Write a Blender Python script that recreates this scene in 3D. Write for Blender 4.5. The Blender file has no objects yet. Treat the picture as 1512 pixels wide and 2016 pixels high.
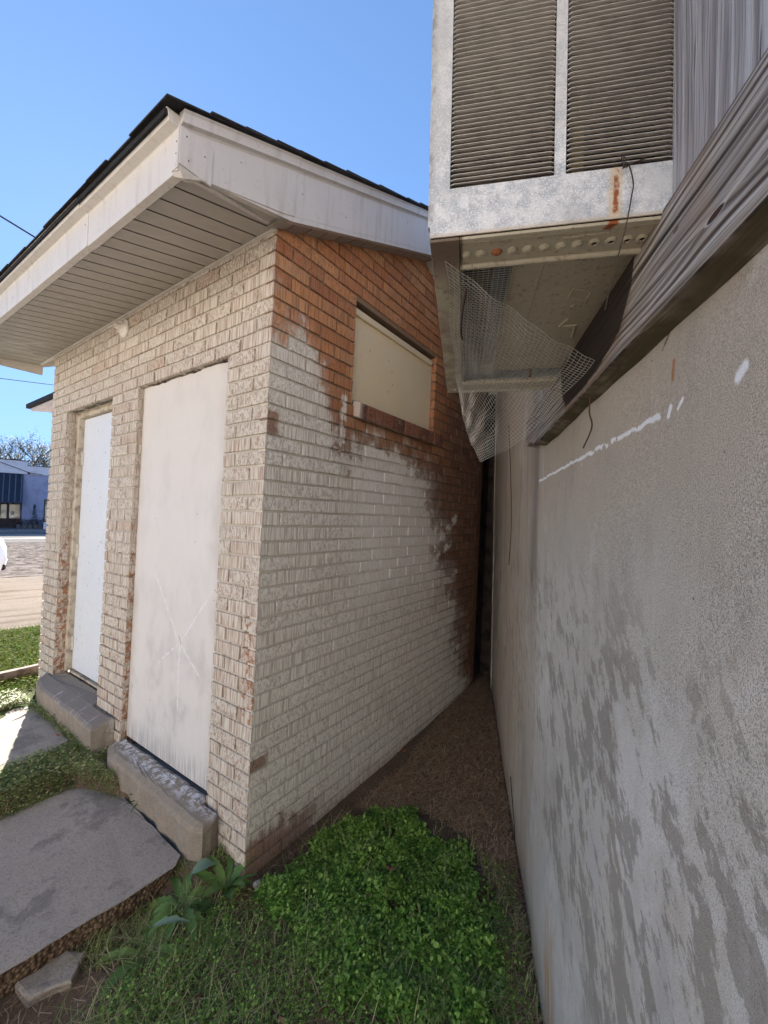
import bpy, bmesh, math, random
import numpy as np
from mathutils import Vector, Matrix
KX, KY = .0249, .0055; random.seed(7); rng = np.random.default_rng(7)
SC = bpy.context.scene; COL = SC.collection; R = math.radians

# ------------------------------------------------------------------ camera, sky, sun, exposure
cd = bpy.data.cameras.new('camera'); cam = bpy.data.objects.new('camera', cd); COL.objects.link(cam)
yaw, pitch, roll = R(10.962), R(1.0716), R(1.3519)
fw = Vector((-math.sin(yaw)*math.cos(pitch), math.cos(yaw)*math.cos(pitch), math.sin(pitch)))
rt = Vector((math.cos(yaw), math.sin(yaw), 0)); up = rt.cross(fw)
r2 = math.cos(roll)*rt + math.sin(roll)*up; u2 = -math.sin(roll)*rt + math.cos(roll)*up
m = Matrix((r2, u2, -fw)).transposed().to_4x4(); m.translation = Vector((0, 0, 1.6))
cam.matrix_world = m
cd.sensor_fit = 'VERTICAL'; cd.sensor_height = 24; cd.sensor_width = 18; cd.lens = 24*801.56/2016
cd.clip_start = 0.02; cd.clip_end = 1500
SC.camera = cam
SC.render.resolution_x = 768; SC.render.resolution_y = 1024
SC.view_settings.view_transform = 'Standard'; SC.view_settings.look = 'None'
SC.view_settings.exposure = 2.3; SC.view_settings.gamma = 1

SUN_AZ, SUN_EL = R(-44.5), R(26.0)          # azimuth from +Y towards +X
W = bpy.data.worlds.new('World'); SC.world = W; W.use_nodes = True
nt = W.node_tree; nt.nodes.clear()
sky = nt.nodes.new('ShaderNodeTexSky'); sky.sky_type = 'NISHITA'; sky.sun_disc = False
sky.sun_elevation = SUN_EL; sky.sun_rotation = SUN_AZ
sky.air_density = 1.0; sky.dust_density = 0.1; sky.ozone_density = 3.0; sky.altitude = 600
bg = nt.nodes.new('ShaderNodeBackground'); bg.inputs['Strength'].default_value = 0.088
wo = nt.nodes.new('ShaderNodeOutputWorld')
# very bright parts of the sky near the sun roll off softly
def vm(op, a, b):
    n = nt.nodes.new('ShaderNodeVectorMath'); n.operation = op
    for k, q in enumerate((a, b)):
        if hasattr(q, 'is_output'): nt.links.new(q, n.inputs[k])
        else: n.inputs[k].default_value = q
    return n.outputs[0]
c_ = vm('DIVIDE', sky.outputs[0], vm('ADD', vm('DIVIDE', sky.outputs[0], (1.8, 3.0, 5.6)), (1, 1, 1)))
c_ = vm('MULTIPLY', c_, (.84, .93, 1.0)); nt.links.new(c_, bg.inputs[0]); nt.links.new(bg.outputs[0], wo.inputs[0])
sd = bpy.data.lights.new('sun', 'SUN'); sd.energy = 5.0; sd.angle = R(0.53); sd.color = (1.0, 0.93, 0.83)
sun = bpy.data.objects.new('sun', sd); COL.objects.link(sun)
sv = Vector((math.sin(SUN_AZ)*math.cos(SUN_EL), math.cos(SUN_AZ)*math.cos(SUN_EL), math.sin(SUN_EL)))
sun.rotation_euler = sv.to_track_quat('Z', 'Y').to_euler()

# ------------------------------------------------------------------ helpers
class MB:
    def __init__(s): s.v = []; s.f = []; s.r = []
    def poly(s, pts, faces, r=0.0):
        b = len(s.v); s.v += [tuple(p) for p in pts]; s.f += [tuple(i+b for i in f) for f in faces]; s.r += [r]*len(faces)
    def box(s, x0, x1, y0, y1, z0, z1, r=0.0, jit=0.0):
        p = [(x, y, z) for z in (z0, z1) for y in (y0, y1) for x in (x0, x1)]
        if jit: p = [tuple(c+random.uniform(-jit, jit) for c in q) for q in p]
        s.poly(p, [(0,2,3,1),(4,5,7,6),(0,1,5,4),(2,6,7,3),(0,4,6,2),(1,3,7,5)], r)
    def prism(s, pts2, z0, z1, r=0.0, axis='z', jit=0):
        # pts2 counter-clockwise (seen from +axis)
        n = len(pts2)
        def P(a, b, c): return (a, b, c) if axis == 'z' else ((c, a, b) if axis == 'x' else (b, c, a))
        pts = [P(a, b, z0) for a, b in pts2] + [P(a, b, z1) for a, b in pts2]
        fs = [tuple(range(n-1, -1, -1)), tuple(range(n, 2*n))] + [(i, (i+1) % n, n+(i+1) % n, n+i) for i in range(n)]
        s.poly(pts, fs, r)
    def tube(s, pts, rad, n=6, r=0.0, cap=True):
        pts = [Vector(p) for p in pts]; rings = []; b = len(s.v)
        for i, p in enumerate(pts):
            d = (pts[min(i+1, len(pts)-1)] - pts[max(i-1, 0)])
            if d.length < 1e-9: d = Vector((0, 0, 1))
            d.normalize(); a = d.orthogonal() if i == 0 else (pa - d*pa.dot(d))
            if a.length < 1e-6: a = d.orthogonal()
            a.normalize(); pa = a; c = d.cross(a)
            rr = rad[i] if isinstance(rad, (list, tuple)) else rad
            for k in range(n):
                t = 2*math.pi*k/n; s.v.append(tuple(p + (a*math.cos(t) + c*math.sin(t))*rr))
        for i in range(len(pts)-1):
            for k in range(n):
                s.f.append((b+i*n+k, b+i*n+(k+1) % n, b+(i+1)*n+(k+1) % n, b+(i+1)*n+k)); s.r.append(r)
        if cap:
            s.f.append(tuple(b+n-1-k for k in range(n))); s.f.append(tuple(b+(len(pts)-1)*n+k for k in range(n))); s.r += [r, r]
    def lathe(s, c, ax, prof, n=16, r=0.0):
        c = Vector(c); ax = Vector(ax).normalized(); a = ax.orthogonal().normalized(); d = ax.cross(a); b = len(s.v)
        for (h, rad) in prof:
            for k in range(n):
                t = 2*math.pi*k/n; s.v.append(tuple(c + ax*h + (a*math.cos(t)+d*math.sin(t))*max(rad, 1e-4)))
        for i in range(len(prof)-1):
            for k in range(n): s.f.append((b+i*n+k, b+i*n+(k+1) % n, b+(i+1)*n+(k+1) % n, b+(i+1)*n+k)); s.r.append(r)
        s.f.append(tuple(b+(len(prof)-1)*n+k for k in range(n))); s.r.append(r)

def empty(name, loc, rotz=0, label=None, cat=None, group=None):
    o = bpy.data.objects.new(name, None); COL.objects.link(o); o.location = loc; o.rotation_euler = (0, 0, rotz)
    o.empty_display_size = .1; tag(o, label, cat, group); return o
def tag(o, label=None, cat=None, group=None, kind=None):
    if label: o['label'] = label
    if cat: o['category'] = cat
    if group: o['group'] = group
    if kind: o['kind'] = kind
    return o
def mkobj(name, mb, mat, parent=None, loc=(0,0,0), bevel=0, smooth=False, seg=1):
    me = bpy.data.meshes.new(name); me.from_pydata(mb.v, [], mb.f); me.update()
    a = me.attributes.new('rnd', 'FLOAT', 'FACE'); a.data.foreach_set('value', np.array(mb.r, dtype=np.float32))
    if smooth: me.polygons.foreach_set('use_smooth', [True]*len(me.polygons))
    me.materials.append(mat)
    o = bpy.data.objects.new(name, me); COL.objects.link(o); o.location = loc
    if parent: o.parent = parent
    if bevel:
        b = o.modifiers.new('bevel', 'BEVEL'); b.width = bevel; b.segments = seg; b.limit_method = 'ANGLE'; b.angle_limit = R(40)
    return o
def npobj(name, V, counts, mat, rnd, parent=None, smooth=False, loc=(0,0,0)):
    """V (n,3) vertices used once each, faces of `counts` consecutive vertices"""
    me = bpy.data.meshes.new(name); n = len(V); counts = np.asarray(counts, dtype=np.int32)
    me.vertices.add(n); me.vertices.foreach_set('co', np.ascontiguousarray(V, dtype=np.float32).ravel())
    me.loops.add(n); me.loops.foreach_set('vertex_index', np.arange(n, dtype=np.int32))
    st = np.concatenate([[0], np.cumsum(counts)[:-1]]).astype(np.int32)
    me.polygons.add(len(counts)); me.polygons.foreach_set('loop_start', st); me.polygons.foreach_set('loop_total', counts)
    me.update(calc_edges=True)
    a = me.attributes.new('rnd', 'FLOAT', 'FACE'); a.data.foreach_set('value', np.asarray(rnd, dtype=np.float32))
    if smooth: me.polygons.foreach_set('use_smooth', [True]*len(counts))
    me.materials.append(mat); o = bpy.data.objects.new(name, me); COL.objects.link(o); o.location = loc
    if parent: o.parent = parent
    return o

class S:
    """small shader graph builder"""
    def __init__(s, name):
        s.m = bpy.data.materials.new(name); s.m.use_nodes = True; s.t = s.m.node_tree; s.t.nodes.clear()
        s.out = s.t.nodes.new('ShaderNodeOutputMaterial'); s.b = s.t.nodes.new('ShaderNodeBsdfPrincipled')
        s.t.links.new(s.b.outputs[0], s.out.inputs[0])
        s.P = s.t.nodes.new('ShaderNodeTexCoord').outputs['Object']
    def n(s, k): return s.t.nodes.new(k)
    def set(s, sock, v):
        if hasattr(v, 'is_output'): s.t.links.new(v, sock)
        elif isinstance(v, tuple) and len(v) == 3 and sock.type == 'RGBA': sock.default_value = (*v, 1)
        else: sock.default_value = v
    def math(s, op, a, b=0.0, c=None, clamp=False):
        n = s.n('ShaderNodeMath'); n.operation = op; n.use_clamp = clamp; s.set(n.inputs[0], a); s.set(n.inputs[1], b)
        if c is not None: s.set(n.inputs[2], c)
        return n.outputs[0]
    def add(s, a, b): return s.math('ADD', a, b)
    def sub(s, a, b): return s.math('SUBTRACT', a, b)
    def mul(s, a, b): return s.math('MULTIPLY', a, b)
    def mx(s, a, b): return s.math('MAXIMUM', a, b)
    def mn(s, a, b): return s.math('MINIMUM', a, b)
    def inv(s, a): return s.math('SUBTRACT', 1.0, a)
    def sm(s, x, a, b, lo=0.0, hi=1.0):
        n = s.n('ShaderNodeMapRange'); n.interpolation_type = 'SMOOTHSTEP'
        if a > b: a, b, lo, hi = b, a, hi, lo
        s.set(n.inputs[0], x)
        for i, v in enumerate((a, b, lo, hi)): n.inputs[i+1].default_value = v
        return n.outputs[0]
    def map(s, v, sc=(1,1,1), loc=(0,0,0), rot=(0,0,0)):
        n = s.n('ShaderNodeMapping'); s.set(n.inputs[0], v); n.inputs[1].default_value = loc; n.inputs[2].default_value = rot; n.inputs[3].default_value = sc
        return n.outputs[0]
    def sep(s, v):
        n = s.n('ShaderNodeSeparateXYZ'); s.set(n.inputs[0], v); return n.outputs
    def comb(s, x, y, z):
        n = s.n('ShaderNodeCombineXYZ')
        for i, q in enumerate((x, y, z)): s.set(n.inputs[i], q)
        return n.outputs[0]
    def noise(s, v, scale, detail=3, rough=.55, dist=0.0, color=False):
        n = s.n('ShaderNodeTexNoise'); s.set(n.inputs['Vector'], v); n.inputs['Scale'].default_value = scale
        n.inputs['Detail'].default_value = detail; n.inputs['Roughness'].default_value = rough; n.inputs['Distortion'].default_value = dist
        return n.outputs['Color' if color else 'Fac']
    def vor(s, v, scale, feat='F1', out='Distance', rnd=1.0):
        n = s.n('ShaderNodeTexVoronoi'); n.feature = feat; s.set(n.inputs['Vector'], v); n.inputs['Scale'].default_value = scale
        n.inputs['Randomness'].default_value = rnd; return n.outputs[out]
    def mix(s, f, a, b, mode='MIX'):
        n = s.n('ShaderNodeMix'); n.data_type = 'RGBA'; n.blend_type = mode; s.set(n.inputs[0], f); s.set(n.inputs[6], a); s.set(n.inputs[7], b)
        return n.outputs[2]
    def mixf(s, f, a, b):
        n = s.n('ShaderNodeMix'); n.data_type = 'FLOAT'; s.set(n.inputs[0], f); s.set(n.inputs[2], a); s.set(n.inputs[3], b); return n.outputs[0]
    def ramp(s, f, stops, interp='LINEAR'):
        n = s.n('ShaderNodeValToRGB'); s.set(n.inputs[0], f); e = n.color_ramp.elements; n.color_ramp.interpolation = interp
        while len(e) < len(stops): e.new(0.5)
        for el, (p, c) in zip(e, stops): el.position = p; el.color = (*c, 1)
        return n.outputs[0]
    def curve(s, x, pts, x0, x1, y0, y1):
        """piecewise curve y(x) through pts"""
        t = s.math('DIVIDE', s.sub(x, x0), x1-x0, clamp=True)
        n = s.n('ShaderNodeFloatCurve'); s.set(n.inputs['Value'], t); c = n.mapping.curves[0]
        q = [((a-x0)/(x1-x0), (b-y0)/(y1-y0)) for a, b in pts]
        while len(c.points) < len(q): c.points.new(.5, .5)
        for p, (a, b) in zip(c.points, q): p.location = (a, b); p.handle_type = 'VECTOR'
        n.mapping.update()
        return s.add(s.mul(n.outputs[0], y1-y0), y0)
    def attr(s, name='rnd'):
        n = s.n('ShaderNodeAttribute'); n.attribute_name = name; return n.outputs['Fac']
    def line(s, x, y, p0, p1, w):
        """soft mask round a 2-D segment"""
        dx, dy = p1[0]-p0[0], p1[1]-p0[1]; L2 = dx*dx+dy*dy
        ax, ay = s.sub(x, p0[0]), s.sub(y, p0[1])
        t = s.math('DIVIDE', s.add(s.mul(ax, dx), s.mul(ay, dy)), L2, clamp=True)
        ex, ey = s.sub(ax, s.mul(t, dx)), s.sub(ay, s.mul(t, dy))
        d = s.math('SQRT', s.add(s.mul(ex, ex), s.mul(ey, ey)))
        return s.sm(d, w, w*.35)
    def bump(s, h, dist=.01, strength=1.0, prev=None):
        n = s.n('ShaderNodeBump'); s.set(n.inputs['Height'], h); n.inputs['Distance'].default_value = dist; n.inputs['Strength'].default_value = strength
        if prev is not None: s.t.links.new(prev, n.inputs['Normal'])
        return n.outputs[0]
    def done(s, col, rough=.8, normal=None, spec=.3, metal=0.0, **kw):
        col = s.mix(1.0, col, (1.0, .985, .985), 'MULTIPLY')
        s.set(s.b.inputs['Base Color'], col); s.set(s.b.inputs['Roughness'], rough); s.set(s.b.inputs['Specular IOR Level'], spec); s.set(s.b.inputs['Metallic'], metal)
        if normal is not None: s.t.links.new(normal, s.b.inputs['Normal'])
        for k, v in kw.items(): s.set(s.b.inputs[k], v)
        return s.m

# ------------------------------------------------------------------ materials
def mat_brick():
    s = S('painted_scored_brick'); x, y, z = s.sep(s.P); x = s.sub(x, s.mul(z, KX)); y = s.sub(y, s.mul(z, KY)); rnd = s.attr()
    hc = s.add(x, y)
    brickness = s.math('GREATER_THAN', rnd, -0.5)
    wob = s.noise(s.P, 9, 2)
    # scoring: vertical comb lines and bark-like pits
    sv = s.comb(s.mul(hc, 150), s.mul(rnd, 40), s.mul(z, 7))
    score = s.noise(sv, 1.0, 2, .6, .35)
    pv = s.comb(s.mul(hc, 95), s.mul(rnd, 31), s.mul(z, 42))
    pit = s.noise(pv, 1.0, 4, .65, 1.1)
    kind = s.math('GREATER_THAN', s.math('FRACT', s.mul(s.math('ABSOLUTE', rnd), 7.31)), .48)
    relief = s.mixf(kind, s.sm(score, .34, .6), s.sm(pit, .36, .56))
    relief = s.mixf(brickness, .85, relief)
    # which side is which
    isg = s.mul(s.math('GREATER_THAN', y, -.0035), s.math('GREATER_THAN', x, -.05))
    n1 = s.noise(s.P, 3.2, 4, .6); n2 = s.noise(s.P, 14, 4, .65); n3 = s.noise(s.P, 42, 3, .6)
    jit = s.add(s.mul(s.sub(n1, .5), .45), s.mul(s.sub(n2, .5), .35))
    jb = s.mul(s.sub(s.math('FRACT', s.mul(s.math('ABSOLUTE', rnd), 3.7)), .5), .16)
    jit = s.add(jit, s.mul(jb, brickness))
    zl = s.sub(z, s.mul(y, 0))
    ztop = s.curve(y, [(0, 2.5), (.22, 2.46), (.34, 2.3), (.42, 2.05), (.56, 1.98), (.62, 2.04), (.9, 2.05), (1.35, 1.98), (1.6, 1.9), (2.5, 1.7)], 0, 2.5, 0, 3)
    vmax = s.curve(z, [(0, 2.5), (.35, 2.15), (.8, 2.0), (1.15, 1.8), (1.35, 1.62), (1.5, 1.72), (1.62, 1.55), (1.9, 1.5), (2.3, 1.5), (3, 1.4)], 0, 3, 0, 3)
    a = s.sm(s.add(s.sub(ztop, z), s.mul(jit, .85)), -.13, .17)
    b = s.sm(s.add(s.sub(vmax, y), s.mul(jit, 1.1)), -.34, .34)
    # brush strokes reaching out of the painted field
    st = s.mx(s.line(y, z, (1.5, 1.32), (1.98, 1.62), .05), s.mx(s.line(y, z, (1.45, 1.2), (1.9, 1.42), .045), s.line(y, z, (1.5, .95), (2.05, 1.18), .035)))
    st = s.mul(st, s.sm(n2, .36, .56))
    extra = s.mul(s.line(y, z, (.5, 1.95), (.5, 2.25), .035), .9)
    pg = s.mx(s.mn(a, s.mx(b, s.mul(st, .75))), s.mul(extra, s.sm(n2, .4, .5)))
    # stained foot of the gable near the corner
    foot = s.mul(s.sm(s.add(z, s.mul(s.sub(n2, .5), .2)), .24, .1), s.sm(s.add(y, s.mul(s.sub(n1, .5), .5)), .75, .2))
    foot2 = s.mul(s.sm(z, .12, .0), .6)
    sp = s.mx(s.mul(s.sm(s.math('ABSOLUTE', s.sub(z, .50)), .035, .025), s.sm(y, .13, .05)), s.mul(s.sm(s.math('ABSOLUTE', s.sub(z, 2.02)), .07, .04), s.sm(y, .10, .03)))
    pg = s.mul(pg, s.inv(s.mx(s.mul(foot, .8), s.mx(s.mul(foot2, .8), s.mul(sp, .75)))))
    # front: worn paint, more near the corner edge and on the jambs
    chipc = s.mul(s.sm(x, -.13, -.02), s.mul(s.sm(z, .55, .75), s.sm(z, 1.3, 1.1)))
    jamb = s.mul(s.math('GREATER_THAN', y, -.002), s.sm(z, 1.9, 1.4))
    thr = s.sub(s.sub(.69, s.mul(chipc, .17)), s.mul(jamb, .13))
    mid = s.mul(s.math('LESS_THAN', x, -1.15), s.sm(z, 1.5, 1.0))
    thr = s.sub(thr, s.mul(mid, .06))
    pf = s.sm(s.sub(s.add(s.mul(n2, .5), s.mul(n3, .5)), thr), .05, -.03)
    pf = s.mul(pf, s.inv(s.mul(s.sm(s.math('FRACT', s.mul(s.math('ABSOLUTE', rnd), 11.7)), .9, .96), s.mul(brickness, .25))))
    pg = s.mixf(.38, pg, s.sm(s.add(pg, s.mul(s.sub(s.add(s.mul(n3, .6), s.mul(n2, .4)), .5), .9)), .40, .60))
    paint = s.mixf(isg, pf, pg)
    wear = s.mixf(isg, .6, .3)
    paint = s.mul(paint, s.inv(s.mul(s.mul(s.inv(relief), brickness), wear)))
    # colours
    fr = s.math('FRACT', s.mul(s.math('ABSOLUTE', rnd), 5.3))
    warm = s.ramp(fr, [(0, (.46, .19, .085)), (.35, (.56, .25, .11)), (.7, (.60, .31, .15)), (1, (.42, .17, .085))])
    dull = s.ramp(fr, [(0, (.19, .098, .065)), (.5, (.27, .145, .09)), (1, (.21, .115, .085))])
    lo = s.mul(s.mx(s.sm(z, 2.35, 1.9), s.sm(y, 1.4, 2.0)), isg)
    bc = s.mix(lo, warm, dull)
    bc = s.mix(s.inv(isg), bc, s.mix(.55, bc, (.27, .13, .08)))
    bc = s.mix(s.mul(s.inv(relief), .45), bc, (.05, .028, .018))
    bc = s.mix(s.mul(s.sm(n2, .45, .75), .35), bc, (.30, .24, .19))
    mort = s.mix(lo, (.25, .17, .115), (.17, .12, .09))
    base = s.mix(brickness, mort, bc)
    cream = s.mix(n1, (.55, .505, .425), (.65, .615, .545))
    grn = s.mix(n1, (.74, .735, .655), (.84, .815, .74))
    pc = s.mix(isg, cream, grn)
    dirt = s.sm(s.add(s.mul(n1, .6), s.mul(n2, .4)), .5, .72)
    pc = s.mix(s.mul(dirt, .2), pc, (.42, .35, .27))
    pc = s.mix(s.mul(s.inv(relief), .30), pc, (.30, .25, .20))
    pc = s.mix(s.mul(s.inv(brickness), .5), pc, (.36, .315, .255))
    col = s.mix(paint, base, pc)
    T = s.mul(s.mul(s.sm(y, .45, .85), s.sm(z, .95, 1.35)), pg); T = s.mul(s.mul(T, isg), .85)
    col = s.mix(s.mul(T, .75), col, s.mix(n2, (.72, .71, .66), (.84, .82, .77)))
    relief = s.mixf(T, relief, .7)
    h = s.add(s.mul(relief, .75), s.mul(n3, .35))
    h = s.mixf(brickness, s.mul(s.noise(s.P, 120, 3), .5), h)
    nr = s.bump(h, .0035, .75)
    return s.done(col, s.mixf(paint, .9, .7), nr, .25)

def mat_concrete_wall():
    s = S('old_cast_concrete'); x, y, z = s.sep(s.P); y = s.sub(y, .012); z = s.sub(z, .006)
    far = s.sm(y, 1.64, 1.66)
    n_big = s.noise(s.map(s.P, (1, 1, .6)), 1.3, 4, .6); n_mid = s.noise(s.map(s.P, (1, 1, .45)), 5, 4, .62); fine = s.noise(s.P, 520, 3, .7); grit = s.vor(s.P, 240)
    base = s.mix(n_big, (.43, .405, .345), (.56, .54, .475))
    tan = s.mul(s.sm(s.add(z, s.mul(s.sub(n_mid, .5), .4)), 1.35, 1.75), .8)
    base = s.mix(tan, base, (.42, .355, .275))
    blue = s.mul(s.sm(n_mid, .5, .68), s.sm(z, 1.35, 1.0))
    base = s.mix(s.mul(blue, .35), base, (.45, .47, .49))
    base = s.mix(s.mul(s.sm(s.noise(s.map(s.P, (1, 1, .7), loc=(2, 5, 1)), 3.4, 5, .7), .5, .66), .6), base, (.66, .655, .62))
    base = s.mix(s.mul(s.sm(s.noise(s.map(s.P, (1, 1, .6), loc=(7, 1, 4)), 2.6, 5, .7), .5, .68), .5), base, (.30, .27, .22))
    # salt and pepper aggregate, worn open at camera height
    open_ = s.mul(s.sm(z, 1.0, 1.35), s.sm(z, 1.95, 1.6)); open_ = s.add(.35, s.mul(open_, .65))
    pep = s.mul(s.sm(fine, .47, .38), open_); salt = s.mul(s.sm(fine, .54, .64), open_)
    base = s.mix(s.mul(pep, .6), base, (.15, .14, .125)); base = s.mix(s.mul(salt, .5), base, (.66, .64, .60))
    dots = s.mul(s.sm(s.vor(s.P, 60), .14, .07), s.sm(s.noise(s.P, 9, 2), .5, .62))
    base = s.mix(s.mul(dots, .85), base, (.06, .055, .05))
    # slanted wet patches in the lower half
    v = s.map(s.map(s.P, rot=(R(-56), 0, 0)), (1, .85, 1.7))
    wp = s.noise(v, 9, 6, .7, .1); band = s.mul(s.sm(z, 1.62, 1.25), s.sm(z, .3, .7))
    wet = s.mul(s.sm(s.add(wp, s.mul(s.sub(n_big, .5), .35)), .535, .575), band)
    base = s.mix(s.mul(wet, .62), base, (.20, .18, .145))
    wp2 = s.mul(s.sm(s.noise(s.map(s.map(s.P, rot=(R(-48), 0, 0)), (1, .8, 2.2), loc=(3, 1, 2)), 17, 5, .7), .56, .62), s.mul(band, s.sm(n_mid, .42, .58)))
    base = s.mix(s.mul(wp2, .5), base, (.20, .18, .145))
    # vertical run-off streaks
    strk = s.noise(s.comb(0.0, s.mul(y, 16), s.mul(z, .9)), 1.0, 4, .65)
    sk = s.mul(s.sm(strk, .52, .7), s.add(.25, s.mul(far, .75)))
    base = s.mix(s.mul(sk, .5), base, (.155, .135, .12))
    sl = s.mul(s.sm(strk, .42, .3), .3); base = s.mix(sl, base, (.58, .54, .48))
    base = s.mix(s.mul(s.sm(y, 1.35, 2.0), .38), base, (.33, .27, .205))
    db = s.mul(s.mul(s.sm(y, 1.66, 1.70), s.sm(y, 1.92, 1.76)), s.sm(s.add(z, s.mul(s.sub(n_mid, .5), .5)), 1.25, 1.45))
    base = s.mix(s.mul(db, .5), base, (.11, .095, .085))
    # white paint line and dabs
    wob = s.noise(s.P, 22, 3); zz = s.add(z, s.mul(s.sub(wob, .5), .02)); brk = s.sm(s.noise(s.P, 45, 3), .40, .46)
    ln = s.mul(s.line(y, zz, (1.637, 1.757), (.655, 1.757), .0062), s.mx(brk, s.sm(y, .9, 1.2)))
    dab = s.mx(s.mul(s.line(y, zz, (.628, 1.752), (.622, 1.762), .007), 1.0), s.mx(s.line(y, zz, (.602, 1.757), (.590, 1.766), .004), s.line(y, zz, (.478, 1.753), (.468, 1.762), .0085)))
    base = s.mix(s.mx(ln, dab), base, (.78, .79, .80))
    rs = s.mul(s.line(y, z, (.616, 1.824), (.618, 1.800), .006), .8); base = s.mix(rs, base, (.36, .15, .05))
    sc = s.line(y, s.add(z, s.mul(s.sub(s.noise(s.P, 90, 2), .5), .02)), (.650, 1.853), (.628, 1.873), .0035); base = s.mix(s.mul(sc, .8), base, (.07, .04, .03))
    jo = s.mul(s.line(y, z, (1.652, 1.9), (1.652, 1.1), .0028), s.sm(s.noise(s.P, 30, 2), .42, .5)); base = s.mix(s.mul(jo, .4), base, (.72, .72, .70))
    oy = s.curve(z, [(0, 1.15), (.29, 1.20), (.33, 1.36), (.42, 1.66), (.5, 1.8), (1, 1.9)], 0, 1, 0, 2)
    org = s.mul(s.sm(s.math('ABSOLUTE', s.sub(y, s.add(1.33, s.mul(s.sub(n_mid, .5), .14)))), .075, .01), s.mul(s.sm(z, .48, .30), s.sm(s.noise(s.comb(0.0, s.mul(y, 60), s.mul(z, 4)), 1.0, 3), .36, .6)))
    base = s.mix(s.mul(org, .8), base, (.42, .235, .075))
    fl = s.mul(s.sm(s.vor(s.map(s.P, (1, 1, .45), loc=(0, 3, 1)), 26), .055, .035), s.sm(s.noise(s.P, 5, 2), .5, .6)); base = s.mix(s.mul(fl, .85), base, (.80, .80, .78))
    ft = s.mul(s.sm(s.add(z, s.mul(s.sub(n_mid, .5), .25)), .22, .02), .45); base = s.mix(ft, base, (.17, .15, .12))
    h = s.add(s.mul(fine, .7), s.add(s.mul(n_mid, .8), s.add(s.mul(pep, -.8), s.mul(s.noise(s.P, 70, 4, .7), 1.2))))
    nr = s.bump(h, .0025, .6)
    return s.done(base, .88, nr, .25)

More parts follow.
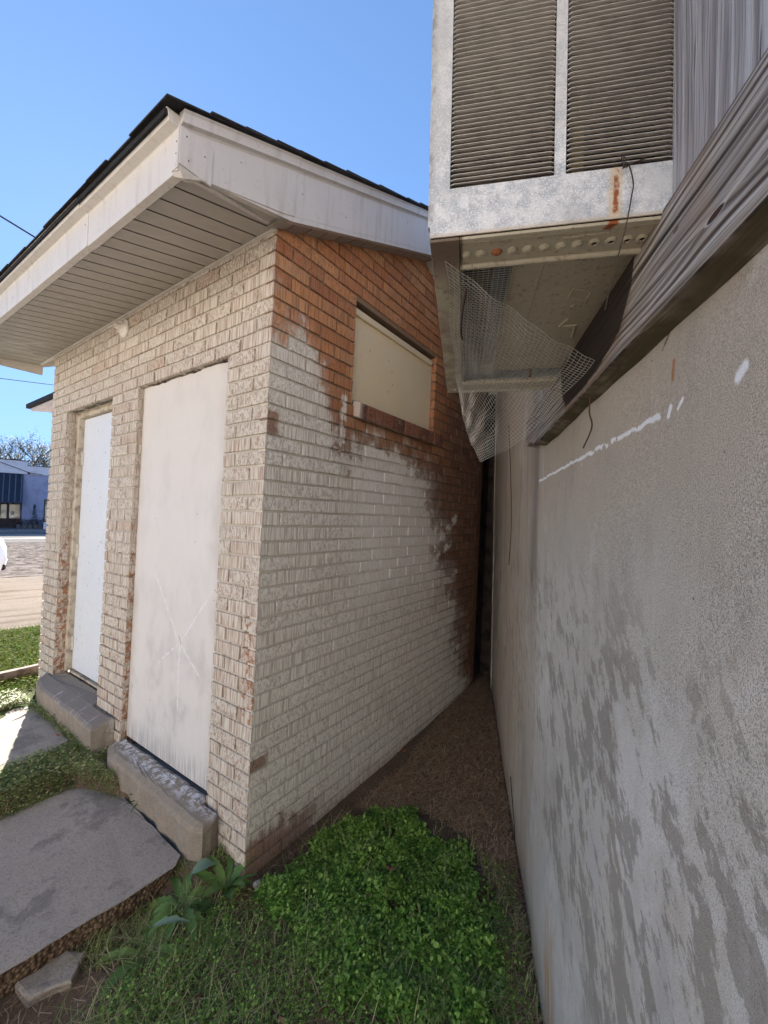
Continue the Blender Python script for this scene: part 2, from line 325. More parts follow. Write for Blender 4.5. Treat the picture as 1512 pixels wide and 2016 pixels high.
def mat_wood(name, axis, light=(.47, .44, .405), dark=(.07, .052, .042), warm=(.25, .175, .11), board=False, freq=70):
    s = S(name); x, y, z = s.sep(s.P)
    along = {'y': y, 'z': z, 'x': x}[axis]
    ac1, ac2 = {'y': (z, x), 'z': (y, x), 'x': (z, y)}[axis]
    wv = s.comb(s.mul(ac1, 9), s.mul(ac2, 9), s.mul(along, 2.3))
    w1 = s.noise(wv, 1.0, 3, .5); w2 = s.noise(s.comb(s.mul(ac1, 3), 4.2, s.mul(along, 6.5)), 1.0, 2, .5)
    a1 = s.add(ac1, s.add(s.mul(s.sub(w1, .5), .022), s.mul(s.sub(w2, .5), .006)))
    if board:   # grain swirls round a knot
        dy, dz = s.sub(y, .462), s.sub(z, 1.917)
        q = s.math('SQRT', s.add(s.mul(s.mul(dy, dy), .16), s.mul(dz, dz)))
        a1 = s.add(a1, s.mul(s.math('EXPONENT', s.mul(q, -42)), s.mul(s.math('SIGN', dz), .012)))
        dy2, dz2 = s.sub(y, .75), s.sub(z, 1.93)
        q2 = s.math('SQRT', s.add(s.mul(s.mul(dy2, dy2), .12), s.mul(dz2, dz2)))
        a1 = s.add(a1, s.mul(s.math('EXPONENT', s.mul(q2, -30)), s.mul(s.math('SIGN', dz2), .014)))
    rings = s.math('SINE', s.mul(a1, freq*6.283))
    irr = s.noise(s.comb(s.mul(a1, freq*1.5), s.mul(ac2, 25), s.mul(along, 1.6)), 1.0, 3, .6, .2)
    ring = s.add(s.mul(s.sm(rings, -.7, .95), .34), s.mul(s.sm(irr, .38, .58), .66))
    fib = s.noise(s.comb(s.mul(ac1, 420), s.mul(ac2, 420), s.mul(along, 8)), 1.0, 3, .6)
    big = s.noise(s.P, 4.5, 3, .6)
    col = s.mix(ring, dark, light)
    col = s.mix(s.mul(s.sm(fib, .55, .3), .55), col, tuple(c*.8 for c in dark))
    col = s.mix(s.mul(s.sm(big, .5, .75), .55), col, warm)
    chk = s.mul(s.sm(s.noise(s.comb(s.mul(ac1, 85), 2.0, s.mul(along, 2.2)), 1.0, 2, .5, .4), .36, .31), .9)
    col = s.mix(chk, col, (.03, .026, .024))
    h = s.add(s.mul(ring, .8), s.sub(s.mul(fib, .5), s.mul(chk, 1.2)))
    if board:
        e = s.add(s.mul(s.mul(dy, dy), 1/(.016**2)), s.mul(s.mul(dz, dz), 1/(.0042**2)))
        col = s.mix(s.sm(e, 1.6, .9), col, (.45, .43, .4)); col = s.mix(s.sm(e, 1.0, .6), col, (.055, .028, .022)); h = s.sub(h, s.mul(s.sm(e, 1.1, .5), 1.5))
        e2 = s.add(s.mul(s.mul(s.sub(y, .54), s.sub(y, .54)), 1/(.008**2)), s.mul(s.mul(s.sub(z, 1.958), s.sub(z, 1.958)), 1/(.004**2)))
        col = s.mix(s.sm(e2, 1.2, .3), col, (.12, .09, .07))
        # near-black upper part under the appliance
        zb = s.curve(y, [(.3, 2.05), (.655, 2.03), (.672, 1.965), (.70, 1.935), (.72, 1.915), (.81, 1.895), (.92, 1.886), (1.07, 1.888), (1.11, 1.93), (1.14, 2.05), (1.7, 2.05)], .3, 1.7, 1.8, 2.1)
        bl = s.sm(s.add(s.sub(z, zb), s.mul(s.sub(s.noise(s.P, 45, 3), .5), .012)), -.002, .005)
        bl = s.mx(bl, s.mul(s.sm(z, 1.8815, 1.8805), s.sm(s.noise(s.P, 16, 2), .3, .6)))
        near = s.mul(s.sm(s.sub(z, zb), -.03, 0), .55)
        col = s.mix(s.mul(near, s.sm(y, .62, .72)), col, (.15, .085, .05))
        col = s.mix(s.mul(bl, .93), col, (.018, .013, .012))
        col = s.mix(s.mul(s.sm(x, .248, .252), .6), col, (.10, .085, .045))
    nr = s.bump(h, .003, .8)
    return s.done(col, .85, nr, .2)

def mat_simple(name, col, rough=.6, var=.12, scale=20, bump=.0, spec=.3, metal=0.0, col2=None, bscale=None, amount=.5, detail=4):
    s = S(name); n = s.noise(s.P, scale, detail, .6)
    c2 = col2 or tuple(max(0, c*(1-var*2.5)) for c in col)
    c = s.mix(s.mul(s.sm(n, .42, .7), amount*2 if col2 else 1.0), col, c2)
    nr = s.bump(s.noise(s.P, bscale or scale*4, 3), bump, .7) if bump else None
    return s.done(c, rough, nr, spec, metal)

def mat_trim():   # chalky off-white aluminium trim with grime runs
    s = S('chalky_trim_paint'); x, y, z = s.sep(s.P)
    n = s.noise(s.P, 5, 4, .6); run = s.noise(s.comb(s.mul(x, 30), s.mul(y, 30), s.mul(z, 2.5)), 1.0, 4, .6)
    c = s.mix(n, (.54, .515, .48), (.62, .60, .57)); c = s.mix(s.mul(s.sm(run, .5, .72), .38), c, (.36, .32, .27))
    c = s.mix(s.mul(s.sm(s.noise(s.P, 55, 4), .6, .75), .4), c, (.28, .24, .19))
    return s.done(c, .5, s.bump(s.noise(s.P, 26, 2), .002, .3), .4)
def mat_soffit():
    s = S('soffit_vinyl'); x, y, z = s.sep(s.P); n = s.noise(s.P, 4, 4, .6)
    c = s.mix(n, (.38, .36, .325), (.45, .425, .39)); c = s.mix(s.mul(s.sm(s.noise(s.P, 13, 5, .7), .56, .72), .3), c, (.32, .28, .22))
    c = s.mix(s.mul(s.math('LESS_THAN', s.attr(), -.5), .9), c, (.13, .115, .10))
    return s.done(c, .55, s.bump(s.noise(s.P, 9, 2), .003, .2), .3)
def mat_shingle():
    s = S('asphalt_shingle'); r = s.attr(); g = s.noise(s.P, 300, 2)
    c = s.mix(s.math('FRACT', s.mul(r, 9.1)), (.018, .018, .02), (.045, .043, .045)); c = s.mix(s.mul(s.sm(g, .5, .7), .4), c, (.12, .12, .12))
    return s.done(c, .9, s.bump(g, .002, .6), .2)
def mat_panel():   # painted plywood sheet with scratches
    s = S('painted_plywood'); x, y, z = s.sep(s.P); u = s.mul(x, -1.0)
    n = s.noise(s.P, 3, 4, .6); sm_ = s.noise(s.comb(s.mul(u, 5), 0.0, s.mul(z, 3.2)), 1.0, 5, .65)
    vert = s.noise(s.comb(s.mul(u, 130), 0.0, s.mul(z, 5)), 1.0, 3, .6)
    c = s.mix(n, (.60, .575, .54), (.665, .65, .63)); lowd = s.sm(z, 1.3, .5)
    c = s.mix(s.mul(s.sm(sm_, .45, .72), s.add(.2, s.mul(lowd, .35))), c, (.33, .325, .32)); c = s.mix(s.mul(s.sm(s.add(s.math('ABSOLUTE', s.add(u, -.755)), s.mul(s.sub(n, .5), .3)), .36, .46), .35), c, (.36, .31, .25)); c = s.mix(s.mul(s.sm(z, .42, .26), s.sm(vert, .4, .6)), c, (.38, .37, .36))
    c = s.mix(s.mul(s.sm(vert, .55, .75), .22), c, (.42, .39, .35))
    c = s.mix(s.mul(s.sm(z, 1.6, 2.2), .3), c, (.62, .565, .49))
    w = None
    for p0, p1 in (((.66, .93), (.93, 1.26)), ((.62, .93), (.36, 1.22)), ((.64, .92), (.64, .55)), ((.66, .9), (.86, .76)), ((.62, .9), (.45, .78))):
        l = s.line(u, s.add(z, s.mul(s.sub(s.noise(s.P, 14, 2), .5), .02)), p0, p1, .0085); w = l if w is None else s.mx(w, l)
    c = s.mix(s.mul(w, s.sm(s.noise(s.P, 30, 3), .35, .6)), c, (.70, .70, .70)); c = s.mix(s.mul(s.line(u, z, (.65, .945), (.63, .91), .006), .6), c, (.25, .24, .25))
    sp = s.mul(s.sm(s.vor(s.P, 9), .05, .03), .7); c = s.mix(sp, c, (.22, .18, .15))
    h = s.add(s.mul(vert, .4), s.mul(s.noise(s.P, 160, 3), .4))
    return s.done(c, .62, s.bump(h, .0012, .7), .3)
def mat_door():
    s = S('chalk_white_door_paint'); x, y, z = s.sep(s.P)
    v = s.noise(s.comb(s.mul(x, 140), 0.0, s.mul(z, 4)), 1.0, 3, .6); n = s.noise(s.P, 4, 4)
    c = s.mix(n, (.60, .645, .70), (.68, .71, .745)); c = s.mix(s.mul(s.sm(v, .5, .75), .25), c, (.45, .47, .5))
    c = s.mix(s.mul(s.sm(s.noise(s.P, 35, 4, .7), .62, .7), .7), c, (.22, .2, .18))
    return s.done(c, .5, s.bump(v, .001, .6), .4)
def mat_windowboard():
    s = S('yellowed_board'); x, y, z = s.sep(s.P); n = s.noise(s.P, 5, 4)
    c = s.mix(n, (.74, .62, .40), (.80, .70, .50)); pits = s.sm(s.noise(s.comb(s.mul(y, 60), 0.0, s.mul(z, 32)), 1.0, 4, .6), .6, .72)
    c = s.mix(s.mul(pits, .35), c, (.66, .60, .46)); c = s.mix(s.mul(s.sm(s.vor(s.P, 11), .09, .05), .5), c, (.26, .17, .08))
    return s.done(c, .6, s.bump(s.add(pits, s.noise(s.P, 35, 3)), .003, .7), .3)
def mat_galv():
    s = S('galvanised_steel'); n = s.noise(s.P, 60, 4, .65); f = s.noise(s.P, 420, 3, .7); x, y, z = s.sep(s.P)
    c = s.mix(s.sm(n, .38, .62), (.36, .40, .44), (.58, .60, .62)); c = s.mix(s.mul(s.sm(f, .5, .6), .65), c, (.80, .80, .79))
    c = s.mix(s.mul(s.sm(s.noise(s.P, 11, 4, .6), .45, .62), .4), c, (.34, .36, .37)); c = s.mix(s.mul(s.sm(z, 2.09, 2.16), .45), c, (.40, .40, .37)); c = s.mix(s.mul(s.sm(z, 2.010, 2.004), .6), c, (.45, .36, .24))
    zn = s.add(x, s.mul(s.sub(s.noise(s.P, 120, 3), .5), .008)); rl = s.mul(s.line(zn, z, (.190, 2.068), (.188, 2.012), .012), .8); c = s.mix(s.mul(rl, .75), c, (.50, .36, .17))
    rl2 = s.mul(s.line(zn, z, (.190, 2.066), (.189, 2.012), .0045), s.sm(s.noise(s.P, 90, 2), .3, .5)); c = s.mix(rl2, c, (.26, .075, .02))
    ed = s.mul(s.sm(x, -.045, -.053), s.sm(n, .4, .6)); c = s.mix(s.mul(ed, .6), c, (.12, .11, .10))
    return s.done(c, .6, s.bump(f, .0008, .6), .4, .05)
def mat_acpaint():
    s = S('rusty_beige_enamel'); x, y, z = s.sep(s.P); n = s.noise(s.P, 16, 5, .68); f = s.noise(s.P, 90, 4, .7)
    c = s.mix(n, (.34, .315, .24), (.46, .43, .345)); c = s.mix(s.mul(s.sm(f, .54, .68), .6), c, (.13, .11, .075))
    c = s.mix(s.mul(s.sm(n, .60, .74), .7), c, (.23, .105, .035))
    rl = s.line(s.add(x, s.mul(s.sub(f, .5), .01)), y, (.189, .577), (.184, .584), .008); c = s.mix(rl, c, (.25, .065, .018))
    lf = s.mul(s.sm(x, -.006, -.010), s.mx(s.sm(y, .72, .6), s.mul(s.sm(n, .42, .6), .55))); c = s.mix(s.mul(lf, .8), c, (.085, .045, .03))
    rb = s.math('GREATER_THAN', s.attr(), .5); c = s.mix(rb, c, (.30, .12, .05))
    return s.done(c, .55, s.bump(s.add(f, n), .0015, .6), .35)
def mat_slab(name='weathered_concrete_slab', c1=(.30, .26, .215), c2=(.44, .39, .33)):
    s = S(name); x, y, z = s.sep(s.P); n = s.noise(s.P, 2.4, 5, .65); f = s.noise(s.P, 150, 3, .7); g = s.noise(s.P, 14, 4, .7)
    c = s.mix(n, c1, c2); c = s.mix(s.mul(s.sm(s.noise(s.P, 5, 5, .7), .5, .62), .55), c, (.13, .118, .11)); c = s.mix(s.mul(s.sm(f, .5, .36), .5), c, (.12, .11, .10))
    c = s.mix(s.mul(s.sm(g, .55, .7), .3), c, (.43, .37, .31))
    c = s.mix(s.sm(s.vor(s.P, 16), .06, .03), c, (.10, .09, .085))
    side = s.math('GREATER_THAN', s.attr(), .5); ag = s.vor(s.P, 75, out='Color'); agd = s.vor(s.P, 75)
    sc = s.mix(s.sep(ag)[0], (.12, .08, .05), (.24, .17, .11)); sc = s.mix(s.sm(agd, .3, .7), sc, (.075, .05, .033))
    c = s.mix(side, c, sc)
    h = s.mixf(side, s.add(s.mul(f, .5), g), s.mul(s.inv(agd), 6.0))
    return s.done(c, .9, s.bump(h, .003, .7), .2)
def mat_step():
    s = S('step_concrete'); x, y, z = s.sep(s.P); n = s.noise(s.P, 7, 5, .65); f = s.noise(s.P, 150, 3, .7)
    c = s.mix(n, (.20, .17, .135), (.32, .28, .23)); c = s.mix(s.mul(s.sm(f, .5, .36), .45), c, (.10, .085, .07)); c = s.mix(s.mul(s.sm(s.noise(s.P, 22, 4), .5, .65), .4), c, (.34, .27, .19))
    top = s.sm(s.add(z, s.mul(s.sub(n, .5), .05)), .205, .235)
    near = s.sm(x, -1.3, -1.25)
    wp = s.mul(s.mul(top, near), s.mul(s.sm(s.noise(s.P, 30, 5, .75), .47, .55), s.sm(s.add(y, s.mul(s.sub(n, .5), .12)), -.09, -.03)))
    c = s.mix(s.mul(wp, .85), c, (.60, .60, .62))
    t2 = s.mul(s.sm(s.sub(z, s.mul(y, .34)), .335, .348), s.inv(near)); c = s.mix(s.mul(t2, .6), c, (.17, .16, .155))
    scr = s.mul(s.sm(s.noise(s.comb(s.mul(x, 55), s.mul(y, 5), 0.0), 1.0, 3, .6), .60, .66), s.mul(t2, s.mul(s.sm(x, -2.1, -2.0), s.sm(n, .35, .55)))); c = s.mix(s.mul(scr, .8), c, (.62, .62, .64))
    endm = s.mul(s.math('GREATER_THAN', s.attr(), .5), 1.0); c = s.mix(s.mul(endm, .7), c, (.20, .135, .07))
    h = s.add(s.mul(f, .5), n)
    return s.done(c, .88, s.bump(h, .004, .7), .25)
def mat_leafy(name, cols, rough=.5, trans=.25):
    s = S(name); r = s.attr(); n = len(cols)
    c = s.ramp(s.math('FRACT', s.mul(r, 1.0)), [(i/(n-1), q) for i, q in enumerate(cols)])
    s.set(s.b.inputs['Subsurface Weight'], 0.0)
    s.done(c, rough, None, .35 if rough < .8 else .08)
    tr = s.n('ShaderNodeBsdfTranslucent'); s.set(tr.inputs[0], c); mx = s.n('ShaderNodeMixShader'); mx.inputs[0].default_value = trans
    s.t.links.new(s.b.outputs[0], mx.inputs[1]); s.t.links.new(tr.outputs[0], mx.inputs[2]); s.t.links.new(mx.outputs[0], s.out.inputs[0])
    return s.m
def mat_ground():
    s = S('soil_and_lawn'); x, y, z = s.sep(s.P); n = s.noise(s.P, 1.2, 5, .6); f = s.noise(s.P, 60, 4, .7); g = s.noise(s.P, 12, 4, .65)
    c = s.mix(f, (.075, .052, .036), (.22, .155, .105)); c = s.mix(s.mul(s.sm(g, .5, .65), .5), c, (.16, .115, .075))
    d = s.add(s.mul(x, -.792), s.mul(y, .611))
    gr = s.mix(f, (.035, .055, .012), (.08, .09, .03)); gr = s.mix(s.mul(s.sm(n, .5, .7), .5), gr, (.11, .09, .04))
    c = s.mix(s.mul(s.sm(d, 3.0, 3.8), 1.0), c, gr)
    h = s.add(s.mul(f, .8), s.mul(g, 1.2))
    return s.done(c, .95, s.bump(h, .012, .8), .1)
def mat_gravel(name, a, b, c3, sc=40):
    s = S(name); n = s.noise(s.P, .35, 4, .6); v = s.vor(s.P, sc, out='Color'); d = s.vor(s.P, sc); st = s.noise(s.map(s.P, (.3, 2.2, 1), rot=(0, 0, R(-37.6))), 1.6, 4, .65)
    c = s.mix(s.sep(v)[0], a, b); c = s.mix(s.mul(s.sm(st, .48, .66), .7), c, c3); c = s.mix(s.mul(s.sm(n, .5, .7), .3), c, tuple(q*.6 for q in b))
    return s.done(c, 1.0, s.bump(s.inv(d), .01, .6), .0)

M = dict(brick=mat_brick(), conc=mat_concrete_wall(), trim=mat_trim(), soffit=mat_soffit(), shingle=mat_shingle(), panel=mat_panel(), door=mat_door(),
    wboard=mat_windowboard(), galv=mat_galv(), acp=mat_acpaint(), slab=mat_slab(), step=mat_step(), ground=mat_ground(),
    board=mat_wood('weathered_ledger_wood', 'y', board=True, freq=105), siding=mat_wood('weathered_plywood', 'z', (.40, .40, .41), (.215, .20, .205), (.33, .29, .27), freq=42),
    timber=mat_simple('landscape_timber_wood', (.20, .165, .13), .85, .3, 14, .003, col2=(.08, .06, .05)),
    frame=mat_simple('old_cream_frame_paint', (.52, .46, .36), .6, .2, 16, .001, col2=(.25, .2, .15)),
    rotwood=mat_simple('split_grey_wood', (.20, .18, .155), .9, .4, 40, .004, col2=(.055, .045, .035)),
    rust=mat_simple('rusty_lintel_steel', (.13, .055, .03), .85, .4, 40, .003, col2=(.30, .22, .15)),
    hinge=mat_simple('painted_hinge', (.56, .54, .48), .45, .1, 60, spec=.5), lamp=mat_simple('painted_porcelain', (.70, .66, .59), .35, .1, 20, spec=.5),
    dark=mat_simple('dark_void', (.012, .011, .011), .9, .1), coil=mat_simple('dusty_coil_fins', (.085, .065, .05), .8, .05, 30),
    coil2=mat_simple('dark_dusty_metal', (.022, .019, .017), .8, .3, 30), yel=mat_simple('yellowed_foam_strip', (.36, .27, .10), .8, .2, 20),
    louver=mat_simple('aged_louver_metal', (.62, .59, .53), .5, .08, 60, spec=.5),
    bluemetal=mat_simple('blue_grey_metal', (.13, .165, .21), .4, .1, 20, spec=.5, metal=.3),
    wirem=mat_simple('galvanised_wire', (.62, .62, .58), .38, .1, 80, spec=.6, metal=.55), darkwire=mat_simple('rusty_wire', (.05, .035, .028), .7, .2, 80),
    cable=mat_simple('black_cable', (.02, .02, .022), .6), vine=mat_simple('dry_vine', (.07, .045, .03), .9),
    clover=mat_leafy('clover_leaf', [(.05, .13, .02), (.14, .29, .045), (.26, .46, .075), (.42, .62, .16)], .45, .35),
    grass=mat_leafy('grass_blade', [(.10, .15, .04), (.19, .27, .07), (.30, .36, .12), (.52, .46, .28)], .6, .3),
    lawn=mat_leafy('sunlit_lawn_blade', [(.035, .09, .004), (.07, .14, .006), (.12, .17, .010), (.15, .14, .03)], .85, .4),
    straw=mat_leafy('dead_straw', [(.17, .10, .06), (.28, .18, .11), (.42, .30, .19), (.62, .50, .35)], .8, .1),
    dleaf=mat_leafy('broad_weed_leaf', [(.07, .15, .035), (.13, .24, .06), (.19, .31, .08)], .42, .2),
    paleleaf=mat_leafy('pale_leaf_underside', [(.16, .26, .17), (.20, .30, .21)], .6, .2),
    brownleaf=mat_leafy('dry_brown_leaf', [(.16, .085, .045), (.26, .155, .095)], .7, .15), orangeleaf=mat_leafy('orange_leaf', [(.42, .13, .03), (.35, .10, .03)], .6, .2),
    stone=mat_simple('pale_stone', (.50, .49, .47), .85, .2, 30, .003),
    paving=mat_gravel('dusty_paving', (.20, .175, .15), (.26, .23, .20), (.14, .12, .10), 90), lot=mat_gravel('pale_bounce_lot', (.34, .31, .27), (.40, .37, .32), (.28, .25, .22), 40), gravel=mat_gravel('gravel_lot', (.06, .052, .048), (.25, .225, .21), (.10, .09, .08), 9),
    road=mat_simple('bleached_road', (.20, .195, .19), 1.0, .1, 3, .004, spec=.0), walk=mat_simple('shaded_sidewalk', (.22, .22, .23), .9, .1, 3, .004), white_line=mat_simple('road_line_paint', (.75, .74, .72), .7),
    bluewall=mat_simple('blue_painted_block', (.33, .36, .50), .8, .1, 2, .004, bscale=30), whitewall=mat_simple('white_parapet_paint', (.66, .66, .72), .7, .05, 3),
    awning=mat_simple('navy_awning_metal', (.022, .03, .05), .5, .1, 3), glass=mat_simple('dark_shop_glass', (.03, .045, .05), .08, .1, 2, spec=.8), wframe=mat_simple('dark_window_frame', (.05, .07, .06), .5),
    paper=mat_simple('posted_paper', (.60, .68, .58), .8), brickbase=mat_simple('brown_plinth', (.10, .08, .08), .9, .2, 8), pink=mat_simple('pink_flowers', (.50, .16, .20), .8, .3, 30), fgreen=mat_simple('dark_bush', (.03, .06, .03), .8, .3, 20),
    pot=mat_simple('grey_planter', (.16, .14, .14), .8), white=mat_simple('white_paint', (.74, .74, .73), .5), car=mat_simple('white_car_paint', (.74, .75, .77), .25, .02, 3, spec=.6), carblk=mat_simple('black_plastic', (.02, .02, .02), .5), tyre=mat_simple('tyre_rubber', (.025, .025, .025), .85), rim=mat_simple('wheel_alloy', (.45, .46, .48), .3, spec=.6, metal=.7), lens=mat_simple('red_lamp_lens', (.40, .03, .03), .2, spec=.6),
    bark=mat_simple('tree_bark', (.12, .095, .08), .9, .2, 8), treeleaf=mat_leafy('sparse_autumn_leaf', [(.08, .09, .06), (.12, .13, .08), (.17, .16, .10)], .7, .3))

# ------------------------------------------------------------------ ground
A = np.array([-.915, .404]); B = np.array([.404, .915]); A /= np.linalg.norm(A); B /= np.linalg.norm(B); C0 = np.array([-.907, 1.666])
def uv(x, y): q = np.array([x, y]) - C0; return q@A, -(q@B)
def sstep(t, a, b): t = np.clip((t-a)/(b-a), 0, 1); return t*t*(3-2*t)
def gz(x, y):
    x = np.asarray(x, float); y = np.asarray(y, float)
    u = (x-C0[0])*A[0] + (y-C0[1])*A[1]; o = -((x-C0[0])*B[0] + (y-C0[1])*B[1])
    z = np.interp(u, [.2, .9, 1.18, 1.26, 1.6, 2.4, 4], [0, .022, .060, .145, .165, .182, .19]); z = np.maximum(z, .148*sstep(u, .62, .95)*sstep(.12+(u-.85)*.36-o, -.03, .02)*sstep(o, -.5, -.2))
    z = z*sstep(x, 1, -.8) + .05*sstep(y, 2.0, 3.8)*sstep(x, -1.2, -.4)*sstep(x, 1.5, .5)
    z = z + .085*sstep(u, .02, .12)*sstep(u, .45, .3)*sstep(o, -.05, .02)*sstep(o, .3, .1)
    z = z - .015*sstep(x, -.9, -1.25)*sstep(u, 1.1, .75)*sstep(o, 1.7, 1.3)*sstep(o, -.1, .05)       # dips beside the raised slab
    near = np.exp(-((x+.4)**2 + (y-1.8)**2)/6)
    return z + near*(.010*np.sin(x*9.1+y*4.3)*np.cos(y*7.7-x*3.1) + .005*np.sin(x*23+1)*np.sin(y*19))
def axis_coords(a, b, step, far):
    c = list(np.arange(a, b, step)); k = step
    lo = [a]; 
    while lo[-1] > -far: k *= 1.35; lo.append(lo[-1]-k)
    k = step; hi = [c[-1]]
    while hi[-1] < far: k *= 1.35; hi.append(hi[-1]+k)
    return np.array(lo[:0:-1] + c + hi[1:])
gx = axis_coords(-5.6, .6, .05, 400); gy = axis_coords(.6, 6, .05, 400)
X, Y = np.meshgrid(gx, gy); Z = gz(X, Y); nx, ny = len(gx), len(gy)
g = MB(); g.v = list(zip(X.ravel().tolist(), Y.ravel().tolist(), Z.ravel().tolist()))
g.f = [(j*nx+i, j*nx+i+1, (j+1)*nx+i+1, (j+1)*nx+i) for j in range(ny-1) for i in range(nx-1)]; g.r = [0.0]*len(g.f)
tag(mkobj('ground', g, M['ground'], smooth=True), 'bare soil and rough ground around both buildings', kind='structure')

# far paving, gravel lot, street, sidewalk: frame e (right), h (away)
HA = math.atan2(.611, -.792); E2 = np.array([.611, .792]); H2 = np.array([-.792, .611])
ROT_BG = math.atan2(E2[1], E2[0])     # local +X = right, local +Y = away
def sheet(name, mat, e0, e1, h0, h1, z0, z1, label, jag=0.0):
    b = MB(); n = 60
    if jag:
        es = np.linspace(e0, e1, n); fr = [h0 + random.uniform(-jag, jag) for _ in es]
        pts = [(e, f) for e, f in zip(es, fr)] + [(e1, h1), (e0, h1)]
    else: pts = [(e0, h0), (e1, h0), (e1, h1), (e0, h1)]
    b.prism(pts, z0, z1)
    o = mkobj(name, b, mat); o.rotation_euler = (0, 0, ROT_BG); return tag(o, label, kind='structure')
sheet('pavement', M['paving'], -45, 45, 6.5, 14, .10, .200, 'dusty pale paving beyond the grass', .05)
sheet('gravel_lot', M['gravel'], -55, 55, 11.6, 24, .12, .206, 'sunlit gravel lot before the street', .25)
sheet('street', M['road'], -90, 90, 24, 36, .12, .215, 'bleached street in full sun')
sheet('sidewalk', M['walk'], -90, 90, 36, 41.5, .12, .33, 'raised sidewalk in front of the blue shop')
b = MB(); b.box(-40, -2.6, -30, .6, -.05, .204)
b.box(-2.6, 30, -30, -1.9, -.06, .03)
tag(mkobj('bounce_lot', b, M['lot']), 'pale lot added out of view to bounce sunlight into the alley', kind='structure')  # both pads lie out of view, added to reflect sunlight onto the walls
for k, hh in enumerate((27.5, 31.5)):
    b = MB(); b.box(-80, 80, hh, hh+.25, .20, .219); o = mkobj('road_line', b, M['white_line']); o.rotation_euler = (0, 0, ROT_BG); tag(o, 'painted line running along the street', kind='structure')

# ------------------------------------------------------------------ brick building (local x = -u, y = into the building)
KX, KY = .0249, .0055         # the old building leans a touch
SLOPE = .43; CH = .0677
BB = empty('brick_building', (C0[0], C0[1], 0), math.atan2(-A[1], -A[0]), 'small cream painted brick outbuilding with patchy orange brick gable and dark shingle roof', 'building')
def lean(mb): mb.v = [(x+KX*z, y+KY*z, z) for x, y, z in mb.v]; return mb
def bobj(name, mb, mat, parent=None, **k): return mkobj(name, lean(mb), mat, parent or BB, **k)
OP1 = (-1.21, -.30, .20, 2.40); OP2 = (-2.37, -1.56, .34, 2.40)      # openings in the front wall: x0, x1, z0, z1
WIN = (.565, 1.52, 2.255, 2.815)
FZ = 2.93; LEN = 2.68; DEP = 2.385
w = MB(); BL, HB, MJ, PR = .203, .0677, .011, .0085
def ztop_g(v): return 2.875 + SLOPE*v if v < 1.28 else 2.875 + SLOPE*(2.56-v)
def rr(): return random.random()
ncourse = int(3.6/CH)
for i in range(-1, ncourse):
    z0 = i*CH + MJ*.5; z1 = (i+1)*CH - MJ*.5; zc = (z0+z1)/2
    # corner brick
    odd = i % 2
    if z0 < FZ-.03:
        cx_, cy_ = (.203, .0905) if odd else (.0905, .203)
        w.box(-cx_, PR, -PR, cy_, z0, z1, rr(), .0012)
        # left end corner brick
        cl = .0905 if odd else .203
        # front wall
        solid = [(-LEN+cl+MJ, -cx_-MJ)]
        for o in (OP1, OP2):
            if o[2]-.01 < zc < o[3]:
                ns = []
                for a, b in solid:
                    if b <= o[0] or a >= o[1]: ns.append((a, b)); continue
                    if o[0]-a > .02: ns.append((a, o[0]))
                    if b-o[1] > .02: ns.append((o[1], b))
                solid = ns
        w.box(-LEN-PR, -LEN+cl, -PR, .0905 if not odd else .203, z0, z1, rr(), .0012)
        for a, b in solid:
            L = b-a; bl = BL
            cur = b
            first = BL if odd == 0 or L < .3 else BL
            k = 0
            while cur - a > .012:
                ln = bl-MJ
                if k == 0 and b > -.35 and False: ln = ln/2
                if k == 0 and odd and b < -.3: ln = .0915
                if cur - a < ln + .05: ln = cur-a
                if ln > BL+.03: ln = ln*.5
                w.box(cur-ln, cur, -PR + random.uniform(-.0012, .0012), .0905, z0, z1, rr(), .0014)
                cur -= ln+MJ; k += 1
    # gable
    cy_ = .0905 if odd else .203
    segs = [(cy_+MJ, DEP)] if z0 < FZ-.03 else [((z0-2.875)/SLOPE if z0 > 2.875 else 0.0, 2.56-(z0-2.875)/SLOPE if z0 > 2.875 else 2.4)]
    ns = []
    for a, b in segs:
        b = min(b, DEP); a = max(a-.05, 0.0) if z0 >= FZ-.03 else a
        if WIN[2] < zc < WIN[3]: ns += [(a, WIN[0]), (WIN[1], b)]
        else: ns.append((a, b))
    for a, b in ns:
        cur = a if a < .3 else (a if (a == WIN[1]) else a - ((a-.1*odd) % BL))
        k = 0
        while b-cur > .012:
            ln = BL-MJ
            if k == 0 and odd and a == WIN[1]: ln = .0915
            if b-cur < ln+.045: ln = b-cur
            if ln > BL+.03: ln *= .5
            w.box(-.0905, PR + random.uniform(-.0012, .0012), cur, cur+ln, z0, z1, rr(), .0014)
            cur += ln+MJ; k += 1
    # strip of masonry beyond the crack
    if z0 < 2.86:
        w.box(-.0905, .001+random.uniform(-.001, .002), DEP+.006+random.uniform(-.002, .003), 2.462, z0, z1, rr(), .0014)
# mortar cores
def core(x0, x1, y0, y1, z0, z1): w.box(x0, x1, y0, y1, z0, z1, -1.0)
e = .006
xs = [-LEN, OP2[0]-e, OP2[1]+e, OP1[0]-e, OP1[1]+e, 0]
core(xs[0], xs[1], 0, .094, -.1, FZ); core(xs[2], xs[3], 0, .094, -.1, FZ); core(xs[4], 0, 0, .094, -.1, FZ)
core(xs[1], xs[2], 0, .094, OP2[3]+e, FZ); core(xs[1], xs[2], 0, .094, -.1, OP2[2]); core(xs[3], xs[4], 0, .094, OP1[3]+e, FZ); core(xs[3], xs[4], 0, .094, -.1, OP1[2])
def gprism(v0, v1, z0):
    vs = sorted({v0, v1} | ({1.28} if v0 < 1.28 < v1 else set()))
    w.prism([(v, z0) for v in (v0, v1)] + [(v, ztop_g(v)+.03) for v in reversed(vs)], -.094, 0, -1.0, axis='x')
